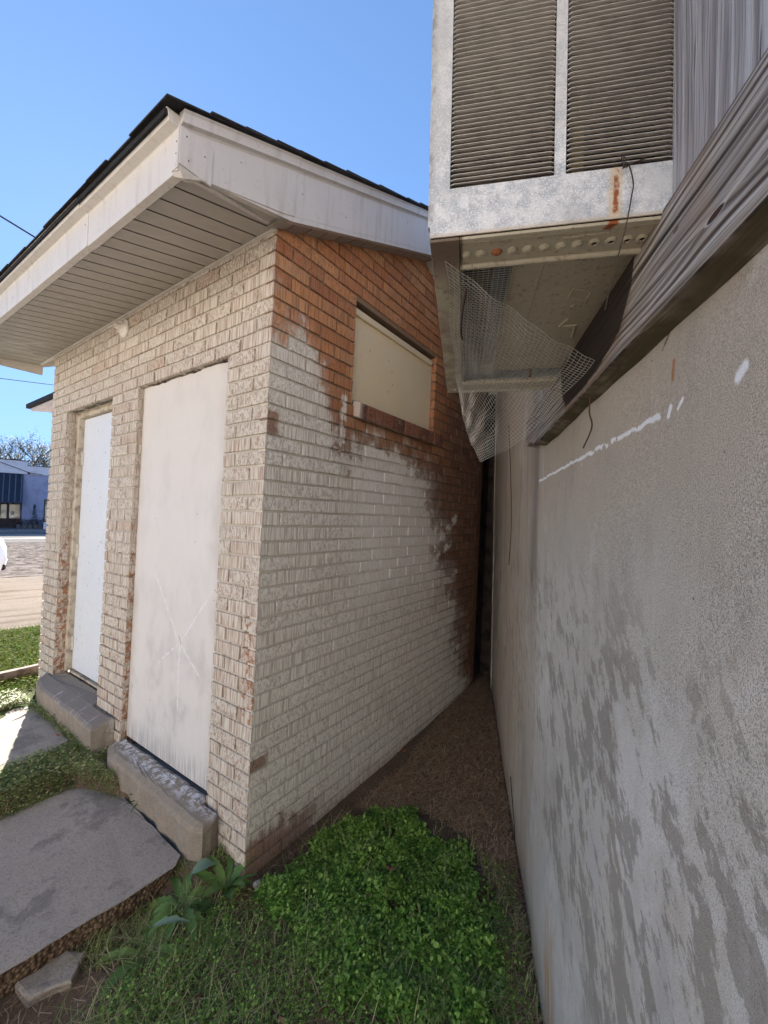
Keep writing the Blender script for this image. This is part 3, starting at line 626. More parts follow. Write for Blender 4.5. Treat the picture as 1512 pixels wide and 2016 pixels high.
gprism(.0942, WIN[0]-e, -.1); gprism(WIN[1]+e, DEP, -.1); gprism(WIN[0]-e, WIN[1]+e, WIN[3]+e); core(-.094, 0, WIN[0]-e, WIN[1]+e, -.1, WIN[2])
core(-.094, -.004, DEP+.004, 2.456, -.1, 2.9)
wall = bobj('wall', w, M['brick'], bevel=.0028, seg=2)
# inner shell (other walls, keeps light out)
sh = MB(); sh.box(-LEN, -.10, .26, .30, -.1, 2.9); sh.box(-LEN-.006, -LEN+.1, .21, 2.45, -.1, 2.9); sh.box(-LEN, -.0, 2.463, 2.55, -.1, 2.9)
sh.box(-LEN, -.12, .3, 2.45, 2.88, 2.92); sh.box(-.16, -.12, .3, 2.45, -.1, 2.88)
bobj('rear_wall', sh, M['brick'])
an = MB(); an.box(-LEN, -.07, 2.552, 3.9, -.1, 2.95); an.box(-LEN, .15, 2.9, 4.1, -.1, 3.2); bobj('gap_blocker', an, mat_simple('dark_gap_blocker', (.05, .035, .028), .9, .3, 8, .004))  # dark mass added behind the walls to shut daylight out of the gap
# step-in bottom mortar wash at the corner foot
# window board, trim, sill
b = MB(); b.box(-.06, -.028, WIN[0]+.002, WIN[1]-.002, WIN[2]+.002, WIN[3]-.035, 0); wb = bobj('window_board', b, M['wboard'], bevel=.002)
b = MB(); b.box(-.0275, -.012, WIN[0]+.004, WIN[1]-.03, WIN[3]-.062, WIN[3]-.024); bobj('board_trim', b, M['wboard'], parent=wb, bevel=.002)
b = MB(); b.box(-.08, -.061, WIN[0]+.001, WIN[1]-.001, WIN[2], WIN[3]); bobj('window_recess', b, M['dark'])
b = MB(); v = .585; 
while v < 1.585:
    ln = .066 + random.uniform(-.004, .004)
    b.poly([(-.02, v, 2.190), (.048, v, 2.160), (.048, v+ln, 2.160), (-.02, v+ln, 2.190), (-.02, v, 2.272), (.052, v, 2.244), (.052, v+ln, 2.244), (-.02, v+ln, 2.272)],
           [(0,3,2,1),(4,5,6,7),(0,1,5,4),(2,3,7,6),(0,4,7,3),(1,2,6,5)], rr()); v += ln+.013
b.box(-.02, .038, .587, 1.59, 2.172, 2.250, -1.0)
def mat_sill():
    s = S('sill_brick'); r = s.attr(); x, y, z = s.sep(s.P)
    sc = s.noise(s.comb(s.mul(y, 12), 0.0, s.mul(z, 190)), 1.0, 2); c = s.ramp(s.math('FRACT', s.mul(s.math('ABSOLUTE', r), 5.3)), [(0, (.17, .075, .05)), (.5, (.30, .14, .09)), (1, (.13, .065, .05))])
    c = s.mix(s.mul(s.sm(sc, .5, .35), .6), c, (.06, .035, .025)); c = s.mix(s.math('LESS_THAN', r, -.5), c, (.42, .37, .31))
    c = s.mix(s.mul(s.sm(y, .64, .60), .8), c, (.55, .48, .41)); c = s.mix(s.mul(s.sm(s.noise(s.P, 20, 4), .55, .7), .4), c, (.36, .27, .2))
    return s.done(c, .85, s.bump(sc, .003, .7), .2)
bobj('window_sill', b, mat_sill(), bevel=.002)
# boarded doorway
b = MB(); n = 40; top = [(OP1[0] + (OP1[1]-OP1[0])*i/n, 2.369 + .003*math.sin(i*.45) + random.uniform(-.004, .004)) for i in range(n+1)]
b.prism([(2.0*0+z, x) for z, x in []] or [(OP1[0]+.002, .245), (OP1[1]-.002, .245)] + [(min(max(x, OP1[0]+.002), OP1[1]-.002), z) for x, z in reversed(top)], 0, 1)
b.v = [(x, .028 if t > .5 else .05, z) for x, z, t in b.v]
pb = bobj('boarded_panel', b, M['panel'])
b = MB(); b.box(OP1[0], OP1[1], .0, .085, 2.392, 2.4062); bobj('lintel', b, M['rust'])
b = MB(); 
for i in range(60):
    x = random.uniform(OP1[0]+.01, OP1[1]-.03); l = random.uniform(.03, .12); b.box(x, min(x+l, OP1[1]-.004), .012, .03+rr()*.02, 2.372+rr()*.012, 2.386+rr()*.005, rr(), .002)
bobj('splintered_wood', b, M['rotwood'])
b = MB(); b.box(OP1[0], OP1[1], .092, .1, .2, 2.42); b.box(OP2[0], OP2[1], .18, .19, .3, 2.42); bobj('doorway_backing', b, M['dark'])
# door with frame
fr = MB(); fx0, fx1, fz0, fz1 = OP2[0]+.004, OP2[1]-.004, .372, 2.365
fr.box(fx0, fx0+.045, .062, .135, fz0, fz1); fr.box(fx1-.045, fx1, .062, .135, fz0, fz1); fr.box(fx0, fx1, .060, .135, fz1+.001, fz1+.028)
fr.box(fx0+.045, fx1-.045, .064, .133, fz1-.032, fz1); fr.box(fx0+.045, fx0+.062, .112, .134, fz0, fz1-.033); fr.box(fx0+.046, fx1-.046, .085, .16, fz0-.018, fz0-.002)
frame = bobj('door_frame', fr, M['frame'], bevel=.002)
b = MB(); b.box(fx0+.048, fx1-.048, .098, .140, fz0+.012, fz1-.036); dr = bobj('door', b, M['door'], bevel=.0015)
for hz in (2.02, 1.30, .58):
    b = MB(); b.box(fx0+.0465, fx0+.066, .0905, .0975, hz-.05, hz+.05); b.tube([(fx0+.047, .090, hz-.052), (fx0+.047, .090, hz+.052)], .006, 8)
    bobj('hinge', b, M['hinge'], parent=dr)
b = MB(); b.box(OP2[0], OP2[1], .0, .085, 2.392, 2.4062)
for i in range(50):
    x = random.uniform(OP2[0]+.01, OP2[1]-.05); l = random.uniform(.04, .15); b.box(x, min(x+l, OP2[1]-.004), .01+rr()*.02, .05, 2.372+rr()*.01, 2.390+rr()*.004, rr(), .003)
bobj('lintel_board', b, M['rotwood'])

# ---- roof
UL = 3.10       # left overhang end
EV = .49        # eave overhang
def zrise(u): return .028*max(u, 0)
def zsof(o, u=0): return 2.872 - .26*o + zrise(u)*min(max(o/.49, 0), 1)
RK = .10        # gable overhang
ro = MB()
# soffit boards: run outwards from the wall, individual lapped planks
us = []; u = -RK+.004
while u < UL-.05: us.append((u, min(u+.098, UL-.02))); u += .101
so = MB()
for (a, c) in us:
    for part in range(1):
        y0, y1 = -.003, -EV+.028
        p = []
        for (uu, dz) in ((a, 0.0), (c-.005, .0), (c-.005, .006), (c+.004, .006)):
            p.append((-uu, y0, zsof(-y0, uu)+dz)); p.append((-uu, y1, zsof(-y1, uu)+dz))
        so.poly(p, [(0,1,3,2), (2,3,5,4), (4,5,7,6)], rr())
        # groove floor dark edge
        so.poly([(-c+.010, y0, zsof(-y0, c)+.006), (-c+.010, y1, zsof(-y1, c)+.006), (-c-.03, y1, zsof(-y1, c)+.007), (-c-.03, y0, zsof(-y0, c)+.007)], [(0,1,2,3)], -1.0)
# rake soffit planks
v = -.06
while v < 2.55:
    v2 = v+.098
    f = lambda q: (2.872+SLOPE*q if q < 1.28 else 2.872+SLOPE*(2.56-q))
    so.poly([(.001, v, f(v)), (RK-.002, v, f(v)), (RK-.002, v2, f(v2)), (.001, v2, f(v2))], [(0,1,2,3)], rr())
    so.poly([(.001, v2, f(v2)+.004), (RK-.002, v2, f(v2)+.004), (RK-.002, v2+.006, f(v2+.006)+.004), (.001, v2+.006, f(v2+.006)+.004)], [(0,1,2,3)], -1.0)
    v += .104
sof = bobj('soffit', so, M['soffit'])
# cover strips along the wall
b = MB(); 
for i in range(1):
    b.poly([(-UL+.1, -.022, 2.861+0), (0.012, -.022, 2.861), (0.012, -.004, 2.861), (-UL+.1, -.004, 2.861), (-UL+.1, -.022, 2.874), (0.012, -.022, 2.874), (.012, -.004, 2.879), (-UL+.1, -.004, 2.879)], [(0,3,2,1),(4,5,6,7),(0,1,5,4),(1,2,6,5),(2,3,7,6),(3,0,4,7)])
b.poly([(RK-.012, -EV+.02, 2.735), (.004, -.02, 2.868), (.022, -.02, 2.868), (RK-.0, -EV+.02, 2.735), (RK-.012, -EV+.02, 2.75), (.004, -.02, 2.885), (.022, -.02, 2.885), (RK, -EV+.02, 2.75)], [(0,1,2,3),(4,7,6,5),(0,4,5,1),(2,6,7,3)])
for i in range(40):
    q0, q1 = -.48+i*.08, -.48+(i+1)*.08
    g_ = lambda q: (2.872+.26*q if q < 0 else (2.872+SLOPE*q if q < 1.28 else 2.872+SLOPE*(2.56-q)))-.002
    b.poly([(RK-.024, q0, g_(q0)), (RK-.024, q1, g_(q1)), (RK-.024, q1, g_(q1)+.05), (RK-.024, q0, g_(q0)+.05), (RK-.001, q0, g_(q0)), (RK-.001, q1, g_(q1)), (RK-.001, q1, g_(q1)+.05), (RK-.001, q0, g_(q0)+.05)], [(0,4,5,1),(4,7,6,5),(0,1,2,3)])
bobj('trim_strip', b, M['trim'], parent=sof)
# fascia along the eave, in two lengths
def eave_prof(u): z = zrise(u); return [(-EV+.030, 2.736+z), (-EV, 2.735+z), (-EV-.002, 2.864+z), (-EV-.006, 2.872+z), (-EV-.036, 2.878+z), (-EV-.040, 2.905+z), (-EV-.046, 2.913+z), (-EV+.02, 2.918+z)]
def extr(mb, ua, ub, prof, off=0.0):
    pa, pb_ = prof(ua), prof(ub); n = len(pa)
    mb.poly([(-ua, y-off, z) for y, z in pa] + [(-ub, y-off, z) for y, z in pb_], [(i, i+1, n+i+1, n+i) for i in range(n-1)] + [(n-1, 0, n, 2*n-1), tuple(range(n-1, -1, -1)), tuple(range(n, 2*n))])
f1 = MB(); extr(f1, -RK+.001, .64, eave_prof); f2 = MB(); extr(f2, .632, UL, eave_prof, .004)
fas = bobj('fascia', f1, M['trim'], bevel=.0015); bobj('fascia', f2, M['trim'], bevel=.0015)
# rake fascia
def rake_mesh(v0, v1, off=0.0, n=12):
    mb = MB(); secs = []
    for i in range(n+1):
        q = v0 + (v1-v0)*i/n
        rid = (lambda t: SLOPE*t if t < 1.28 else SLOPE*(2.56-t))(q)
        bot = 2.892+rid
        tb = 3.092+rid; tt = 3.136+rid
        if q < 0: bot = 2.888+.312*q
        secs.append([(RK-.022+off, q, bot+.004), (RK+off, q, bot), (RK+off, q, tb-.006), (RK+.004+off, q, tb), (RK+.018+off, q, tb+.006), (RK+.020+off, q, tt-.008), (RK+.026+off, q, tt), (RK-.03+off, q, tt+.004)])
    m_ = 8
    for i in range(n):
        mb.poly(secs[i]+secs[i+1], [(k, (k+1) % m_, m_+(k+1) % m_, m_+k)[::-1] for k in range(m_)])
    mb.poly(secs[0], [tuple(range(m_))]); mb.poly(secs[-1], [tuple(range(m_-1, -1, -1))])
    return mb
bobj('rake_fascia', rake_mesh(-EV-.002, .012, .0025, 8), M['trim']); bobj('rake_fascia', rake_mesh(.006, 2.95, 0, 30), M['trim'])
b = MB(); b.box(RK+.0015, RK+.0075, -EV-.001, -EV+.115, 2.757, 2.885); b.poly([(RK-.03, -EV-.006, 2.741), (RK+.006, -EV-.006, 2.741), (RK+.006, -EV-.006, 2.885), (RK-.03, -EV-.006, 2.862), (RK-.03, -EV+.0, 2.741), (RK+.006, -EV, 2.741), (RK+.006, -EV, 2.885), (RK-.03, -EV, 2.862)], [(0,1,2,3),(7,6,5,4),(0,4,5,1),(1,5,6,2),(2,6,7,3),(3,7,4,0)])
b.poly([(RK-.035, -EV+.001, 2.732), (RK+.008, -EV+.001, 2.738), (RK+.008, -EV+.10, 2.765), (RK-.03, -EV+.05, 2.742), (RK-.0, -EV+.02, 2.722)], [(0,1,4),(1,2,4),(2,3,4),(3,0,4)])
bobj('corner_cap', b, M['trim'], bevel=.001)
b = MB()
for p in ((RK+.008, -EV+.02, 2.86), (RK+.008, -EV+.03, 2.785), (RK+.008, -EV+.085, 2.84), (RK+.002, -.26, 2.93), (RK+.001, .05, 3.02), (RK+.001, .34, 3.1), (RK+.001, .9, 3.42)): b.lathe(p, (1, 0, 0), [(0, .0028), (.0015, .002)], 8)
for p in ((-.0+.095, -EV-.006, 2.83), (.095, -EV-.006, 2.79), (-.655, -EV-.006, 2.85), (-1.7, -EV-.005, 2.84)): b.lathe(p, (0, -1, 0), [(0, .0028), (.0015, .002)], 8)
tag(bobj('nail_heads', b, M['pot']), kind='stuff')
# left gable end soffit + fascia
b = MB(); b.poly([(-LEN, 0, 2.872), (-UL, 0, 2.90), (-UL, 1.28, 3.45), (-LEN, 1.28, 3.42)], [(0,1,2,3)]); b.poly([(-LEN, 1.28, 3.42), (-UL, 1.28, 3.45), (-UL, 2.95, 2.72), (-LEN, 2.95, 2.7)], [(0,1,2,3)])
b.box(-UL, -UL+.02, -EV, .02, 2.80, 2.98)
for (ya, za, yb, zb_) in ((0, 2.86, 1.28, 3.42), (1.28, 3.42, 2.95, 2.70)): b.poly([(-UL, ya, za), (-UL, yb, zb_), (-UL, yb, zb_+.27), (-UL, ya, za+.27), (-UL+.02, ya, za), (-UL+.02, yb, zb_), (-UL+.02, yb, zb_+.27), (-UL+.02, ya, za+.27)], [(0,1,2,3),(7,6,5,4),(0,4,5,1)])
bobj('soffit', b, M['soffit'])
# roof deck + shingles
b = MB(); zr = 3.138; pr = [(-EV-.05, zr-SLOPE*(EV+.05)), (1.28, zr+SLOPE*1.28), (3.05, zr+SLOPE*(2.56-3.05)), (3.05, zr-.03+SLOPE*(2.56-3.05)), (1.28, zr-.03+SLOPE*1.28), (-EV-.05, zr-.02-SLOPE*(EV+.05))]
n = len(pr); 
for (ua, ub) in ((-RK+.004, UL+.02),):
    P0 = [(-ua, y, z) for y, z in pr]; P1 = [(-ub, y, z+zrise(ub)*(1-sstep(y, -.5, 1.28))) for y, z in pr]
    b.poly(P0+P1, [(i, (i+1) % n, n+(i+1) % n, n+i)[::-1] for i in range(n)] + [tuple(range(n)), tuple(range(2*n-1, n-1, -1))])
deck = bobj('roof', b, M['shingle'])
b = MB(); c = 0; y = -EV-.062
while y < 1.20:
    u = -RK-.038 - rr()*.010
    while u < UL+.03:
        l = random.uniform(.13, .32); ue = min(u+l-.004, UL+.05); j = random.uniform(-.010, .007); t = random.uniform(.005, .010); yy = y+j; y2 = min(y+.30, 1.285)
        def zz(q, uu): return zr+.002+SLOPE*min(q, 1.28)+zrise(max(uu, 0))*(1-float(sstep(q, -.5, 1.28)))
        droop = random.uniform(0, .012) if rr() < .35 else 0
        lo1, lo2 = zz(yy, u)+.006-droop*(c == 0), zz(yy, ue)+.006
        q = [(-u, yy, lo1), (-ue, yy, lo2), (-ue, y2, zz(y2, ue)-.002), (-u, y2, zz(y2, u)-.002)]
        b.poly(q + [(x, yv, z_+t) for x, yv, z_ in q[:2]] + [(x, yv, z_+.004) for x, yv, z_ in q[2:]], [(0,1,2,3),(7,6,5,4),(0,4,5,1),(1,5,6,2),(2,6,7,3),(3,7,4,0)], rr())
        u += l
    y += .138; c += 1
y = 3.06
while y > 1.26:
    yb_ = max(y-.3, 1.275)
    def z3(q): return zr+.004+SLOPE*(2.56-max(q, 1.28))
    b.poly([(RK+.04, y, z3(y)), (-UL-.03, y, z3(y)), (-UL-.03, yb_, z3(yb_)), (RK+.04, yb_, z3(yb_)), (RK+.04, y, z3(y)+.012), (-UL-.03, y, z3(y)+.012), (-UL-.03, yb_, z3(yb_)+.003), (RK+.04, yb_, z3(yb_)+.003)], [(0,1,2,3),(7,6,5,4),(0,4,5,1),(1,5,6,2),(2,6,7,3),(3,7,4,0)], rr()); y -= .138
bobj('shingles', b, M['shingle'], parent=deck)

# lamp holder under the soffit
lx, lz = -1.43, 2.785
L = empty('wall_lamp', (0, 0, 0), 0, 'small round cream lamp holder on the brick front just under the soffit', 'lamp')
L.matrix_world = Matrix.LocRotScale(Vector((C0[0], C0[1], 0)), Matrix.Rotation(math.atan2(-A[1], -A[0]), 3, 'Z'), None) @ Matrix.Translation((lx+KX*lz, KY*lz, lz))
b = MB(); b.lathe((0, -.006, 0), (0, -1, 0), [(0, .060), (.010, .062), (.018, .056), (.026, .043), (.036, .036)], 28); mkobj('base', b, M['lamp'], L, smooth=False, bevel=.001)
b = MB(); b.lathe((0, -.034, 0), (-.12, -1, .05), [(0, .022), (.018, .021), (.034, .019), (.036, .014), (.022, .013)], 20); mkobj('socket', b, M['lamp'], L)

# ---- concrete steps (top level)
RZ = math.atan2(-A[1], -A[0])
def block(name, pts, z0, z1, mat, label, cat, rough=.006, round_=.022, group=None, end=False, tilt=0.0):
    """uneven slab/step block from an outline in building coordinates (x, y), with rounded top edge"""
    P = []
    n0 = len(pts)
    for i in range(n0):
        a, c_ = Vector(pts[i]), Vector(pts[(i+1) % n0]); k = max(1, int((c_-a).length/.03))
        for j in range(k): P.append(a.lerp(c_, j/k))
    n = len(P); cen = sum(P, Vector((0, 0)))/n
    nz = [random.uniform(-1, 1) for _ in range(n)]; sn = [(nz[i-1]+2*nz[i]+nz[(i+1) % n])/4 for i in range(n)]
    mb = MB(); rings = []
    for (z, ins, am) in ((z0, 0, 1), ((z0+z1)*.5, -.002, 1.3), (z1-round_, 0, .6), (z1-round_*.35, -round_*.3, .4), (z1, -round_, .3)):
        ring = []
        for i, p in enumerate(P):
            t = (P[(i+1) % n]-P[i-1]).normalized(); nrm = Vector((t.y, -t.x))
            q = p + nrm*(ins + sn[i]*rough*am + random.uniform(-1, 1)*rough*.25*am); ring.append((q.x, q.y, z + (sn[(i*3) % n]*rough*.3 if z > z0 else 0)))
        rings.append(ring)
    for ring in rings: mb.v += ring
    for k in range(len(rings)-1):
        for i in range(n):
            mb.f.append((k*n+i, k*n+(i+1) % n, (k+1)*n+(i+1) % n, (k+1)*n+i)); mb.r.append(1.0 if (k < 2 and end) else 0.0)
    mb.f.append(tuple((len(rings)-1)*n+i for i in range(n))); mb.r.append(0.0)
    if tilt: mb.v = [(x, y, z-(tilt*max(-y, 0) if z > .2 else 0)) for x, y, z in mb.v]
    o = mkobj(name, mb, mat, smooth=False); o.location = (C0[0], C0[1], 0); o.rotation_euler = (0, 0, RZ)
    return o
s1 = block('concrete_step', [(-1.19, .02), (-1.20, -.07), (-1.10, -.112), (-.60, -.118), (-.20, -.128), (-.155, -.105), (-.165, -.06), (-.185, -.012), (-.29, -.012), (-.30, .026), (-1.18, .026)], -.06, .243, M['step'], '', '', .011, .030, tilt=.12)
tag(s1, 'rough concrete doorstep streaked with white paint under the boarded panel', 'step')
s2 = block('concrete_step', [(-2.47, -.012), (-2.40, -.095), (-2.2, -.118), (-1.6, -.120), (-1.30, -.128), (-1.275, -.012), (-1.56, -.012), (-1.57, .09), (-2.36, .09), (-2.37, -.012)], .0, .354, M['step'], '', '', .008, .020, tilt=.34)
tag(s2, 'grey concrete doorstep below the closed white door', 'step')
p1 = block('path', [(-1.25, -.50), (-1.235, -.32), (-1.16, -.22), (-1.05, -.135), (-.9, -.128), (-.5, -.138), (-.27, -.150), (-.235, -.19), (-.25, -.4), (-.285, -.734), (-.33, -1.7), (-1.36, -1.75)], -.02, .082, M['slab'], '', '', .010, .009, end=True)
tag(p1, 'cracked grey concrete slab with an exposed gravel edge', kind='structure')
p2 = block('path', [(-2.52, -.15), (-1.75, -.140), (-1.55, -.165), (-1.49, -.30), (-1.47, -.52), (-1.5, -1.7), (-2.5, -1.75), (-2.34, -.6)], .02, .178, M['slab'], '', '', .005, .008, end=True)
tag(p2, 'concrete slab half in sunlight before the door', kind='structure')

# landscape timber on the lawn
b = MB(); pts = []
for i in range(30):
    v = -1.5 + i*.13; pts.append((-2.985+.02*math.sin(i*.6), v, .235+.004*math.sin(i*1.7)))
for i in range(29):
    a, c_ = pts[i], pts[i+1]; hw = .040+.003*math.sin(i*2.1)
    prof = [(-hw, -.05), (hw, -.05), (hw, .02), (hw-.014, .035), (-hw+.014, .035), (-hw, .02)]
    b.poly([(a[0]+p, a[1], a[2]+q) for p, q in prof] + [(c_[0]+p, c_[1], c_[2]+q) for p, q in prof], [(k, (k+1) % 6, 6+(k+1) % 6, 6+k)[::-1] for k in range(6)] + ([(5,4,3,2,1,0)][::-1] if i == 0 else []) + ([(6,7,8,9,10,11)] if i == 28 else []))
o = mkobj('landscape_timber', b, M['timber'], smooth=False); o.location = (C0[0], C0[1], 0); o.rotation_euler = (0, 0, RZ)
tag(o, 'weathered landscape timber lying across the sunlit lawn at left', 'timber')

# ------------------------------------------------------------------ neighbour building
NB = empty('neighbour_building', (.285, 1.0, 0), 0, 'tall grey building with stained concrete foundation, wooden ledger and plywood siding on the right', 'building')
def nobj(name, mb, mat, **k): return mkobj(name, mb, mat, NB, loc=(-.285, -1.0, 0), **k)
def wallgrid(mb, x, y0, y1, z0, z1, amp=.004, step=.05):
    ny_ = int((y1-y0)/step)+1; nz_ = int((z1-z0)/step)+1; b0 = len(mb.v)
    for j in range(nz_+1):
        for i in range(ny_+1):
            y = y0+(y1-y0)*i/ny_; z = z0+(z1-z0)*j/nz_
            mb.v.append((x + amp*(math.sin(y*3.1+z*1.3)*math.cos(z*4.2-y)+.4*math.sin(y*11+z*7)), y, z))
    for j in range(nz_):
        for i in range(ny_):
            a = b0+j*(ny_+1)+i; mb.f.append((a+1, a, a+ny_+1, a+ny_+2)); mb.r.append(0)
b = MB(); wallgrid(b, .285, -1.5, 1.652, -.2, 1.98, .0025); wallgrid(b, .291, 1.652, 3.95, -.2, 3.3, .0025)
b.box(.297, .55, -1.5, 1.652, -.2, 1.98); b.box(.300, .6, 1.652, 3.95, -.2, 3.3); b.box(.284, .30, 3.93, 3.953, -.2, 3.3)
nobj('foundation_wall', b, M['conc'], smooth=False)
b = MB()
n = 60; ys = [-.8 + (1.715+.8)*i/n for i in range(n+1)]
for i in range(n):
    q = []
    for y in (ys[i], ys[i+1]):
        wv_ = .0012*math.sin(y*13)+.0012*math.sin(y*31+1)
        lowb = 1.880+wv_ + (.03*sstep(y, 1.5, 1.66))
        q += [(.285, y, lowb-.006), (.2475, y, lowb), (.245, y, lowb+.004), (.245, y, 2.006), (.249, y, 2.012), (.285, y, 2.012)]
    b.poly(q, [(k, (k+1) % 6, 6+(k+1) % 6, 6+k)[::-1] for k in range(6)])
    if i == n-1: b.poly(q[6:], [(0,1,2,3,4,5)][::-1])
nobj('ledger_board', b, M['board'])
b = MB(); wallgrid(b, .2555, -1.5, .5735, 2.0, 3.4, .0012, .08); wallgrid(b, .283, 1.29, 1.6, 2.0, 3.4, .0015, .08); b.box(.29, .55, -1.5, 1.651, 1.981, 3.4); nobj('siding', b, M['siding'])
b = MB(); b.box(.551, 4.5, -1.5, 5, -.1, 3.4); b.box(.3, 4.5, 3.96, 7.5, -.2, 3.3, -1);
nobj('rear_wall', b, mat_simple('dark_rear_brick', (.10, .07, .055), .9, .3, 8, .004))
b = MB(); b.box(.2, 4.7, -1.6, 7.6, 3.4, 3.55); nobj('roof', b, M['shingle'])

# ------------------------------------------------------------------ air conditioner in the wall
AC = empty('air_conditioner', (.12, .92, 2.0), 0, 'rusty old window air conditioner sticking out of the plywood wall, louvred side towards us', 'air conditioner')
def aobj(name, mb, mat, parent=None, **k): return mkobj(name, mb, mat, parent or AC, loc=(-.12, -.92, -2.0) if parent is None else (0,0,0), **k)
YA, YB, XL, XR, ZB, ZT = .574, 1.272, -.054, .262, 2.003, 2.46
b = MB(); t = .0018
b.box(XL, -.027, YA, YA+t, ZB, ZT); b.box(-.027, .2825, YA, YA+t, ZB, 2.071); b.box(.1125, .127, YA, YA+t, 2.071, 2.42); b.box(.2565, .2825, YA, YA+t, 2.072, 2.42); b.box(-.027, .2825, YA, YA+t, 2.42, ZT)
b.box(XL, XL+t, YA+t, YB, ZB, ZT); b.box(XL, .2825, YB, YB+t, ZB, ZT); b.box(XL, .2825, YA, YB, ZT, ZT+t)
b.box(XL-.003, XL, YA+.002, YA+.012, 2.02, ZT); b.box(XL-.003, XL+.01, YA-.002, YA, ZT-.02, ZT)
cas = aobj('casing', b, M['galv'])
for (x0, x1) in ((-.027, .1125), (.127, .2565)):
    b = MB(); z = 2.074; k = 0
    while z < 2.418:
        xe0, xe1 = x0+.001, x1-.001; j = random.uniform(-.0003, .0003)
        # a pressed fin: front lip rolled down and outwards
        prof = [(YA-.0030, z+.0002), (YA-.0024, z+.0014), (YA+.0070, z+.0052), (YA+.0068, z+.0044)]
        m1, m2 = xe0+.004, xe1-.004
        ring = []
        for (xx, sc_) in ((xe0, .12), (m1, 1), (m2, 1), (xe1, .12)):
            ring.append([(xx, YA+(yy-YA)*(sc_ if yy < YA else 1), zz_+j) for yy, zz_ in prof])
        for a_, c_ in zip(ring[:-1], ring[1:]): b.poly(a_+c_, [(q, (q+1) % 4, 4+(q+1) % 4, 4+q)[::-1] for q in range(4)])
        z += .00695; k += 1
    aobj('louver_grille', b, M['louver'])
b = MB(); b.box(-.02, .105, .600, .62, 2.05, 2.44); b.box(.10, .112, .59, .61, 2.05, 2.44); aobj('coil', b, M['coil'])
b = MB(); b.box(.112, .27, .66, .68, 2.05, 2.44); b.box(.085, .105, .594, .599, 2.05, 2.2); aobj('inner_panel', b, M['coil2'])
b = MB(); b.box(.150, .166, .640, .659, 2.055, 2.30); aobj('foam_strip', b, M['yel'])
# underside
b = MB()
b.prism([(-.012, YA+.0035), (.2828, YA+.0035), (.2828, .586), (-.012, .586)], 1.9985, 2.003)     # lip
b.prism([(-.012, .5895), (.2828, .5895), (.2828, .640), (-.012, .640)], 2.002, 2.0055)
b.tube([(-.012, .587, 2.0005), (.2828, .587, 2.0005)], .0022, 8); b.tube([(-.012, .643, 2.0), (.2828, .643, 2.0)], .0048, 8)
b.box(-.012, .2828, .641, .646, 2.001, 2.022)
b.tube([(.13, .6, 2.0017), (.19, .598, 2.0017)], .0022, 8)
base_ = aobj('base_rail', b, M['acp'], bevel=.0006)
for i, px in enumerate((-.002, .019, .0635, .086, .109, .1315, .1535, .176, .198, .219, .238, .042)):
    b = MB(); rst = 1.0 if i == 11 else 0.0
    hole = i >= 7 and i != 11
    pr_ = [(0, .0082), (.0022, .0074), (.0036, .0052)] + ([(.0036, .0044), (.0010, .0040)] if hole else [(.0046, .0040), (.0048, .0018)])
    b.lathe((px, .617, 2.0022), (0, 0, -1), pr_, 16, rst); kb = aobj('knockout', b, M['acp'], smooth=False)
    if hole:
        c_ = MB(); c_.lathe((px, .617, 2.0015), (0, 0, -1), [(0, .0040), (.0006, .0038)], 12); mkobj('hole', c_, M['dark'], kb)
b = MB(); b.box(XL, -.0125, YA+.0025, YB, 1.998, 2.0025); b.box(XL, XL+.003, YA+.003, YB, 2.0026, 2.03); b.box(-.0165, -.0125, .6, YB, 2.0027, 2.02)
b.lathe((-.03, YB-.03, 1.998), (0, 0, -1), [(0, .006), (.003, .004)], 10)
aobj('side_rail', b, M['acp'], bevel=.0006)
b = MB(); b.box(-.012, .25, 1.185, 1.27, 2.001, 2.006); b.tube([(-.012, 1.19, 2.0), (.25, 1.19, 2.0)], .006, 8); b.tube([(-.012, 1.265, 2.0), (.25, 1.265, 2.0)], .005, 8); b.box(-.012, .25, 1.21, 1.225, 1.9985, 2.001)
aobj('rear_rail', b, M['acp'], bevel=.0006)
b = MB(); b.box(.078, .2826, .647, 1.184, 2.030, 2.034); b.box(.074, .0775, .647, 1.184, 2.028, 2.07)
b.tube([(.208, .90, 2.0295), (.198, .93, 2.0295), (.230, .93, 2.0295), (.238, .99, 2.0295)], .0035, 8)
b.tube([(.19, .785, 2.0295), (.225, .80, 2.0295), (.222, .83, 2.0295), (.188, .815, 2.0295), (.19, .785, 2.0295)], .002, 6)
b.lathe((.206, .85, 2.0302), (0, 0, -1), [(0, .006), (.002, .004)], 14); b.box(.12, .125, .647, 1.184, 2.0285, 2.0305)
aobj('base_pan', b, M['acp'], bevel=.0008)
b = MB(); b.box(.045, .0735, .647, 1.184, 2.050, 2.055); aobj('channel', b, M['bluemetal'])
b = MB(); b.box(-.012, .044, .647, 1.184, 2.060, 2.064); aobj('bottom_plate', b, mat_simple('grimy_plate', (.16, .135, .105), .8, .3, 25))
b = MB()
for i in range(80): y = .65+i*.0066; b.tube([(-.012, y, 2.018), (.074, y, 2.018)], .0005, 4, cap=False)
for i in range(10): x = -.008+i*.0085; b.tube([(x, .65, 2.0185), (x, 1.18, 2.0185)], .0005, 4, cap=False)
aobj('insect_screen', b, M['wirem'])

